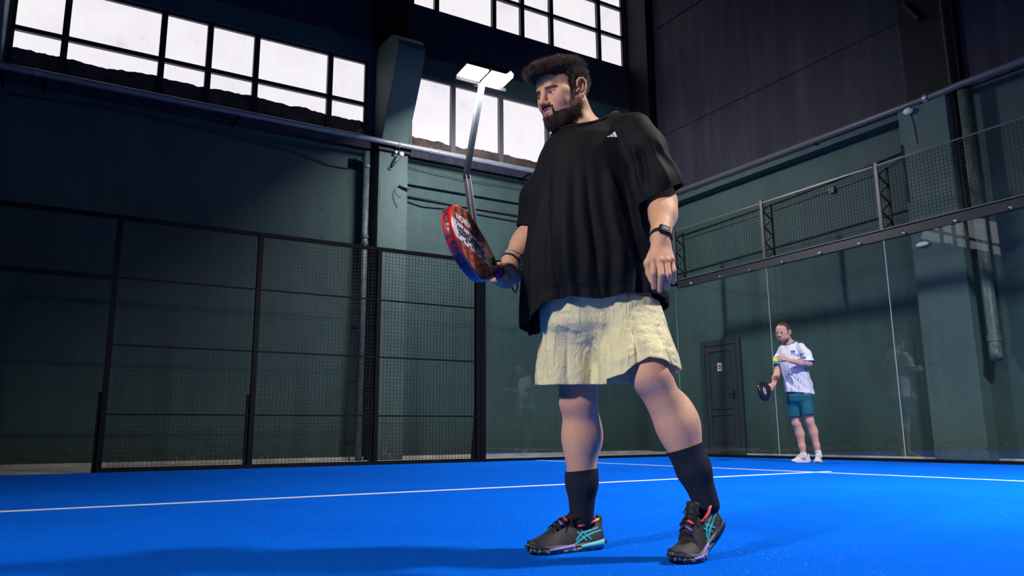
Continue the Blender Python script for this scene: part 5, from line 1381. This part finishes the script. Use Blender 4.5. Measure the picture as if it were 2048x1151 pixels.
def shorts2_f(F):
    F.fn((-.32, -.3, .56), (.28, .3, 1.0), loft_fn([.64, .70, .78, .84, .92, 1.0], [-.04, -.04, -.035, -.02, -.01, -.01], [0.01]*6, [.01, .07, .15, .165, .16, .15], [.01, .06, .13, .145, .145, .14], 0, 2.2), .04)
    F.fn((-.32, -.3, .54), (.28, .3, 1.0), loft_fn([.54, .70, .85, 1.0], [-.105, -.10, -.08, -.05], [.05, .045, .03, .02], [.090, .09, .085, .07], [.10, .10, .10, .09], 0, 2.4), .03)
    F.fn((-.32, -.3, .54), (.28, .3, 1.0), loft_fn([.54, .70, .85, 1.0], [.040, .030, .02, 0], [-.045, -.04, -.02, 0], [.092, .095, .095, .08], [.105, .105, .105, .09], 0, 2.4), .03)
def p2_body(F, arms=True, head=True, legs=True, torso=True):
    if head:
        F.frame(R2, T2, S2); head_field(F, .84); F.frame()
        F.cap(h2b2([(0, .028, -.050)])[0], (-.095, .02, 1.52), .056, .064, .03)
    if torso:
        F.chain([(-.09, .02, 1.45), (-.07, .02, 1.2), (-.02, .02, 1.0), (-.02, .02, .90)], [.10, .12, .12, .12], .05)
    if arms:
        F.chain([(.01, -.11, 1.46), (.056, -.175, 1.262)], [.052, .045], .03)
        F.chain([(.056, -.175, 1.258), (-.07, -.235, 1.258), (-.205, -.270, 1.280)], [.044, .040, .027], .025)
        kn = [(-.305, -.285, 1.335), (-.318, -.300, 1.322), (-.315, -.315, 1.305), (-.300, -.322, 1.290)]
        md = [(-.345, -.282, 1.345), (-.362, -.298, 1.332), (-.358, -.318, 1.310), (-.335, -.330, 1.290)]
        tp = [(-.385, -.275, 1.338), (-.405, -.292, 1.325), (-.398, -.318, 1.300), (-.365, -.332, 1.278)]
        hand(F, (-.225, -.275, 1.288), kn, tp, [(-.255, -.262, 1.290), (-.30, -.250, 1.290), (-.345, -.254, 1.282), (-.372, -.262, 1.272)], .09, mid=md)
        F.chain([(-.165, .11, 1.46), (-.245, .125, 1.18)], [.052, .044], .03)
        F.chain([(-.245, .125, 1.18), (-.30, .08, 1.09), (-.352, .02, .995)], [.044, .040, .027], .025)
        g0, gx = G2, GX2; up = np.array((0., 0., 1.)); up -= gx*gx[2]; up /= np.linalg.norm(up); sd = np.cross(gx, up); sd = -sd if sd[1] > 0 else sd
        P_ = lambda s_, a_, b_: g0+gx*s_+sd*a_+up*b_
        F.cap((-.352, .02, .995), P_(-.01, -.012, .030), .027, .024, .02); F.cap(P_(.028, -.018, .026), P_(-.030, -.018, .024), .017, .016, .012)
        for i, s_ in enumerate((.034, .013, -.008, -.029)):
            r = (.0100, .0104, .0099, .0088)[i]; R_ = .028
            F.chain([P_(s_, a*R_, b*R_) for a, b in ((-.3, 1.2), (.7, 1.0), (1.2, .2), (.9, -.8), (.0, -1.1), (-.7, -.7))], [r*1.12, r*1.1, r*1.04, r, r*.95, r*.80], .002)
        F.chain([P_(-.01, -.025, .02), P_(.02, -.030, .004), P_(.045, -.020, -.016)], [.018, .014, .011], .006)
    if legs:
        for hip, kn, an, calf in (((-.09, .05, .90), (-.080, .045, .50), (-.012, .055, .08), (-.040, .058, .36)), ((.03, -.04, .90), (.062, -.04, .52), (.155, -.02, .08), (.105, -.022, .38))):
            hip, kn, an, calf = map(np.array, (hip, kn, an, calf))
            F.chain([hip, hip*.35+kn*.65, kn], [.085, .068, .052], .04); F.chain([kn, calf, calf*.45+an*.55, an], [.050, .052, .039, .032], .03)
            F.ell(kn+np.array((-.016, -.016, 0)), (.032, .030, .04), .03); F.ell(calf+np.array((.014, .012, .02)), (.040, .040, .09), .03)
us = lambda F: inside_cloth(F, shorts2_f, .012, lambda X, Y, Z: (Z-.62)/.03)
def ua(F): inside_cloth(F, tee2_f, .014, lambda X, Y, Z: (Z-.95)/.01); inside_cloth(F, shorts2_f, .016, lambda X, Y, Z: (Z < .92)*1.0)
ut = lambda F: inside_cloth(F, tee2_f, .010, lambda X, Y, Z: (1.525-Z-(X+.1)*-.35)/.02)
uh = lambda F: inside_cloth(F, tee2_f, .010, lambda X, Y, Z: (Z-1.285)/.02)
parts = [zone(p2_body, (-.34, -.20, 1.49), (.02, .17, 1.84), .0038, ut, arms=False, legs=False),
         zone(p2_body, (-.44, -.36, 1.19), (.14, -.06, 1.40), .0034, lambda F: inside_cloth(F, tee2_f, .010, lambda X, Y, Z: (Z-1.262)/.02*(X > -.03)), head=False, legs=False, torso=False),
         zone(p2_body, (-.50, -.08, .88), (-.16, .20, 1.32), .0036, uh, head=False, legs=False, torso=False),
         zone(p2_body, (-.22, -.18, .03), (.25, .18, .72), .006, us, head=False, arms=False, torso=False),
         zone(p2_body, (-.30, -.24, .70), (.22, .24, 1.53), .012, ua, head=False)]
nh2 = len(parts[0][0]); v, f = join_vf(parts)
body2 = meshobj('person', v, f, M['skin2'], label='crop-haired man in white shirt and teal shorts holding a yellow ball and black racket', cat='person')
body2.location = P2; body2.rotation_euler = (0, 0, RZ)
q = b2h2(v[:nh2]); tone = np.zeros((len(v), 3)); tone[:nh2] = head_tone(q); tone[nh2:, 2] = .2
nb = omesh_normals(body2)[:nh2] @ R2; qh = q
chin = (qh[:, 2] < -.066) & (qh[:, 2] > -.118) & (qh[:, 1] < -.0) & ~((np.abs(qh[:, 0]) < .02) & (qh[:, 2] > -.072))
mou = (np.abs(qh[:, 0]) < .03) & (qh[:, 2] < -.036) & (qh[:, 2] > -.046) & (qh[:, 1] < -.085)
jw = (qh[:, 2] < -.035) & (qh[:, 2] > -.115) & (np.abs(qh[:, 0]) > .048) & (qh[:, 1] < .0)
bm2 = chin | mou;  tone[:nh2, 1] = np.where(bm2, .45, tone[:nh2, 1])
for s in (-1, 1): tone[:nh2, 1] = np.maximum(tone[:nh2, 1], .6*gauss(qh, (.032*s, -.09, .022), (.018, .02, .004)))
tone_attr(body2, tone); eyes(body2, R2, T2, S2, gaze=(-.1, -1, -.05))
def hair2(F):
    F.frame(R2, T2, S2)
    F.ell((0, .016, .050), (.0795, .0995, .087), .01)
    F.cap((-.05, -.125, .020), (.05, -.125, .020), .060, .060, .010, 'sub'); F.ell((0, -.105, -.035), (.078, .083, .085), .01, 'sub')
    F.cap((-.10, .065, -.088), (.10, .065, -.088), .060, .060, .010, 'sub')
    for s in (-1, 1):
        F.ell((.083*s, .020, -.004), (.024, .024, .036), .006, 'sub'); F.ell((.080*s, -.062, .016), (.030, .032, .040), .01, 'sub'); F.cap((.08*s, .03, -.06), (.075*s, -.02, -.06), .045, .045, .01, 'sub')
    F.frame()
vh, fh = zone(hair2, (-.34, -.18, 1.58), (.02, .16, 1.86), .004); nn = vnormals(vh, fh); vh = vh+nn*(vnoise(vh, 120, 3)*.001)[:, None]
hair_b = meshobj('hair', vh, fh, M['hair2'], body2)
q = b2h2(vh); i = rs.choice(len(q), 5000); V_, F_ = strands('x', q[i], nn[i] @ R2, np.tile(np.array((0, -.2, -.2)), (5000, 1)), .005, .0012, None, None, 2, .3, 41)
meshobj('hair_strands', h2b2(V_), F_, M['hair2'], hair_b, smooth=False, kind='stuff')
i = rs.choice(np.flatnonzero(bm2), 3000); V_, F_ = strands('x', qh[i], nb[i], np.tile(np.array((0, -.2, -.6)), (3000, 1)), .0055, .0010, None, None, 2, .35, 42)
meshobj('beard', h2b2(V_), F_, M['hair2'], body2, smooth=False, kind='stuff')
# shirt: white, blue cuffs and collar, blue splashes and thin stripes fading in towards the hem
m = mat('white_jersey', (.78, .77, .80), .75); g = NG(m); P = g.coord(); X, Y, Z = g.sep(P)[0], g.sep(P)[1], g.sep(P)[2]
w = g.n('ShaderNodeTexWave'); w.bands_direction = 'X'; w.inputs['Scale'].default_value = 24; w.inputs['Distortion'].default_value = 0; g.l(g.coord(rot=(0, 0, -.7)), w.inputs['Vector'])
fade = g.ramp(g.math('ADD', g.math('MULTIPLY', Z, -2.6), 3.45), [(.15, G3(0)), (.55, G3(1)), (.75, G3(1)), (1.0, G3(.45))])
st = g.ramp(w.outputs[1], [(.62, G3(0)), (.78, G3(1))])
c = g.mix(g.math('MULTIPLY', g.math('MULTIPLY', st, fade), .8), (.78, .77, .80), (.02, .08, .34))
spl = g.ramp(g.noise(P, 24, 5, .75), [(.50, G3(0)), (.54, G3(1))])
zb = g.ramp(g.math('ADD', g.math('MULTIPLY', g.math('ABSOLUTE', g.math('ADD', Z, -1.335)), -14), 1.0), [(.0, G3(0)), (.5, G3(1))])
xb = g.ramp(g.math('ADD', X, .5), [(.36, G3(0)), (.44, G3(1)), (.51, G3(1)), (.53, G3(0))]); c = g.mix(g.math('MULTIPLY', g.math('MULTIPLY', spl, zb), xb), c, (.02, .10, .50)); g.base(c)
g.bump(g.noise(P, 11, 4, .6), .3, .02); M['jersey'] = m
M['royal'] = mat('royal_blue', (.010, .07, .50), .7); M['teal'] = clothmat('teal_shorts', (.006, .085, .125), .6, .3, col2=(.008, .10, .14)); M['sky'] = mat('sky_panel', (.01, .22, .55), .6)
vt, ft = zone(tee2_f, (-.36, -.30, .78), (.30, .32, 1.60), .006); vt = relax(vt, ft, 2, .5)
te2 = meshobj('t_shirt', vt, ft, [M['jersey'], M['royal']], body2, label='white shirt with blue cuffs, splashes and fading pinstripes')
tors2 = loft_fn(TZ2, ta2, [.02]*9, tr2, [.06, .10, .125, .135, .14, .145, .15, .15, .15], 0, 2.2)
sleeve2 = lambda x, y, z: float(tors2(np.full((1, 1, 1), x), np.full((1, 1, 1), y), np.full((1, 1, 1), z))[0, 0, 0]) > .008
vp, fp_ = zone(lambda F: F.fn((-.36, -.3, .9), (.26, .34, 1.5), loft_fn(TZ2, ta2, [.02]*9, [q_-.008 for q_ in tr2], [q_-.008 for q_ in [.06, .10, .125, .135, .14, .145, .15, .15, .15]], 0, 2.2), 0), (-.32, -.28, 1.06), (.24, .30, 1.44), .009)
sp2 = meshobj('side_panel', vp, fp_, M['jersey'], te2); cut_plane(sp2, (0, 0, 1.40), (0, 0, 1)); cut_plane(sp2, (0, 0, 1.10), (0, 0, -1))
cut_plane(te2, (0, 0, .885), (-.10, 0, -1))
cut_local(te2, (.064, -.175, 1.268), Vector((.10, -.2, -1)).normalized(), lambda x, y, z: x > -.05 and y < -.05 and 1.1 < z < 1.36 and sleeve2(x, y, z), 0)
cut_local(te2, (-.245, .13, 1.262), Vector((-.25, 0, -1)).normalized(), lambda x, y, z: x < -.15 and y > .0 and 1.1 < z < 1.36 and sleeve2(x, y, z), 0)
cut_local(te2, (-.165, -.06, 1.512), Vector((-.32, -.28, .90)).normalized(), lambda x, y, z: z > 1.45 and math.hypot(x+.09, y-.01) < .12, 0)
for p in te2.data.polygons:
    c = p.center
    if 1.1 < c.z < 1.30 and ((c.x > -.05 and c.y < -.05 and c.z < 1.292) or (c.x < -.15 and c.y > 0 and c.z < 1.288)) and sleeve2(*c): p.material_index = 1
v = coords(te2); n = omesh_normals(te2); ph = np.arctan2(v[:, 1], v[:, 0]+.05); lo_ = np.clip((1.22-v[:, 2])/.25, 0, 1)
v = v+n*((.010*ridges(v[:, 2]*26+ph*3.2+1)*lo_*np.clip((v[:, 2]-.90)/.1, 0, 1)+.006*np.sin(ph*9+3)*lo_+vnoise(v, 14, 3)*.004))[:, None]; setco(te2, v); solid(te2, .003)
for L in edge_loops(te2):
    c = np.array([list(p) for p in L]).mean(0)
    if len(L) > 40 and c[2] > 1.45: MB().tube(smooth_loop(L), .0055, 8, caps=False).build('collar', M['royal'], te2, smooth=True)
tb2 = bvh_of(te2)
lay(te2, tb2, [[(-.03, 0), (-.012, .028), (-.004, .006), (.002, .040), (.008, .006), (.02, .030), (.034, 0), (.02, -.008), (-.018, -.008)], [(-.03, -.02), (.034, -.02), (.034, -.028), (-.03, -.028)]], (-.115, -.2, 1.41), (1, -.1, 0), (0, 0, 1), (0, 1, 0), 'chest_emblem', M['royal'], te2, off=.003, thick=.001)
vs_, fs_ = zone(shorts2_f, (-.30, -.28, .56), (.26, .26, .98), .006, lambda F: inside_cloth(F, tee2_f, .014, lambda X, Y, Z: (Z-.82)/.05)); vs_ = relax(vs_, fs_, 2, .5)
sh2 = meshobj('shorts', vs_, fs_, [M['teal'], M['sky']], body2, label='dark teal shorts with a lighter blue side panel')
cut_plane(sh2, (0, 0, .955), (0, 0, 1)); cut_local(sh2, (-.1, 0, .590), Vector((0, 0, -1)), lambda x, y, z: x < -.035, 0); cut_local(sh2, (.03, 0, .612), Vector((0, 0, -1)), lambda x, y, z: x > -.043, 0)
for p in sh2.data.polygons:
    c = p.center
    if .098+.10*(c.z-.6) < c.x and c.z > .68 and c.y < .06: p.material_index = 1
v = coords(sh2); n = omesh_normals(sh2); v = v+n*(vnoise(v*np.array([1, 1, .4]), 20, 3)*.006)[:, None]; setco(sh2, v); solid(sh2, .003)
M['sock_white'] = clothmat('white_sock', (.70, .70, .72), .8, .3)
p2_legs = lambda F: p2_body(F, arms=False, head=False, torso=False)
for lo, hi, top in (((-.09, -.02, .04), (.07, .13, .16), .128), ((.07, -.11, .04), (.23, .06, .19), .155)):
    sock(p2_legs, lo, hi, ((lo[0]+hi[0])/2, (lo[1]+hi[1])/2, .1), (0, 0, 1), (0, 0, top), (0, 0, .055), (0, 0, 1), 'white ankle sock', .004, 24, .005, body2, 'sock_white')
shoe(body2, (.060, .085, 0), math.atan2(-.40, -.92), 0, 2, 1, 1.0, 0, 'white tennis shoe with dark side stripes, seen from the side', res=.005)
shoe(body2, (.185, .060, 0), math.atan2(-.90, -.43), 0, 2, 1, 1.0, 0, 'white tennis shoe pointing at the camera', res=.005)
# his racket, ball and red wristband
A_ = Vector((.51827652, .8552131, 0)); B_ = Vector((-.8552131, .51827652, 0)); w2d = lambda p: A_*p[0]+B_*p[1]+Vector((0, 0, p[2])); w2 = lambda p: Vector(P2)+w2d(p)
gx = GX2; cc = G2+gx*.215
rk2, _ = make_racket(2, w2d(tuple(gx)), w2d((.05, -.12, -1.0)), w2(tuple(cc)), 'glossy black padel racket with a pale curved emblem held low by the far player', grip='white')
arc = []
for i in range(15):
    t = -1.15+2.3*i/14; arc.append((.055*math.cos(t)-.015, .062*math.sin(t), .0195))
MB().tube(arc, [.001+.006*math.sin(math.pi*i/14) for i in range(15)], 6).build('curved_emblem', M['print_white'], rk2, smooth=True)
me = text_mesh('HEAD', .030, .0004, 0, .001); me.transform(Matrix.Translation((-.012, 0, .019)) @ Matrix.Rotation(math.pi/2, 4, 'Z')); add_mesh('lettering', me, M['print_white'], rk2)
ring_on((-.347, .026, 1.008), (.6, .7, .95), .0285, .0022, body2, 'wristband', M['coral'], label='thin red wristband')
MB().tube([(-.325, .0, -.0), (-.335, .01, -.02), (-.33, .03, -.035), (-.315, .02, -.02), (-.306, .0, 0)], .003, 6).build('wrist_strap', M['lace'], rk2, smooth=True)
m = mat('tennis_felt', (.55, .78, .03), .9); g = NG(m); g.bump(g.noise(g.coord(), 250, 3, .6), .5, .004)
ball = MB().sphere((0, 0, 0), .0335, 28, 18).build('padel_ball', m, smooth=True, label='fluorescent yellow ball at the far player\'s fingertips', cat='ball'); ball.location = w2((-.405, -.288, 1.2835))
sm = MB().tube([(.0335*math.cos(t)*math.sqrt(1-(.55*math.cos(2*t))**2)*1.004, .0335*math.sin(t)*math.sqrt(1-(.55*math.cos(2*t))**2)*1.004, .0335*.55*math.cos(2*t)*1.004) for t in np.linspace(0, 2*math.pi, 60)], .0012, 5, caps=False).build('seam', M['print_white'], ball, smooth=True)
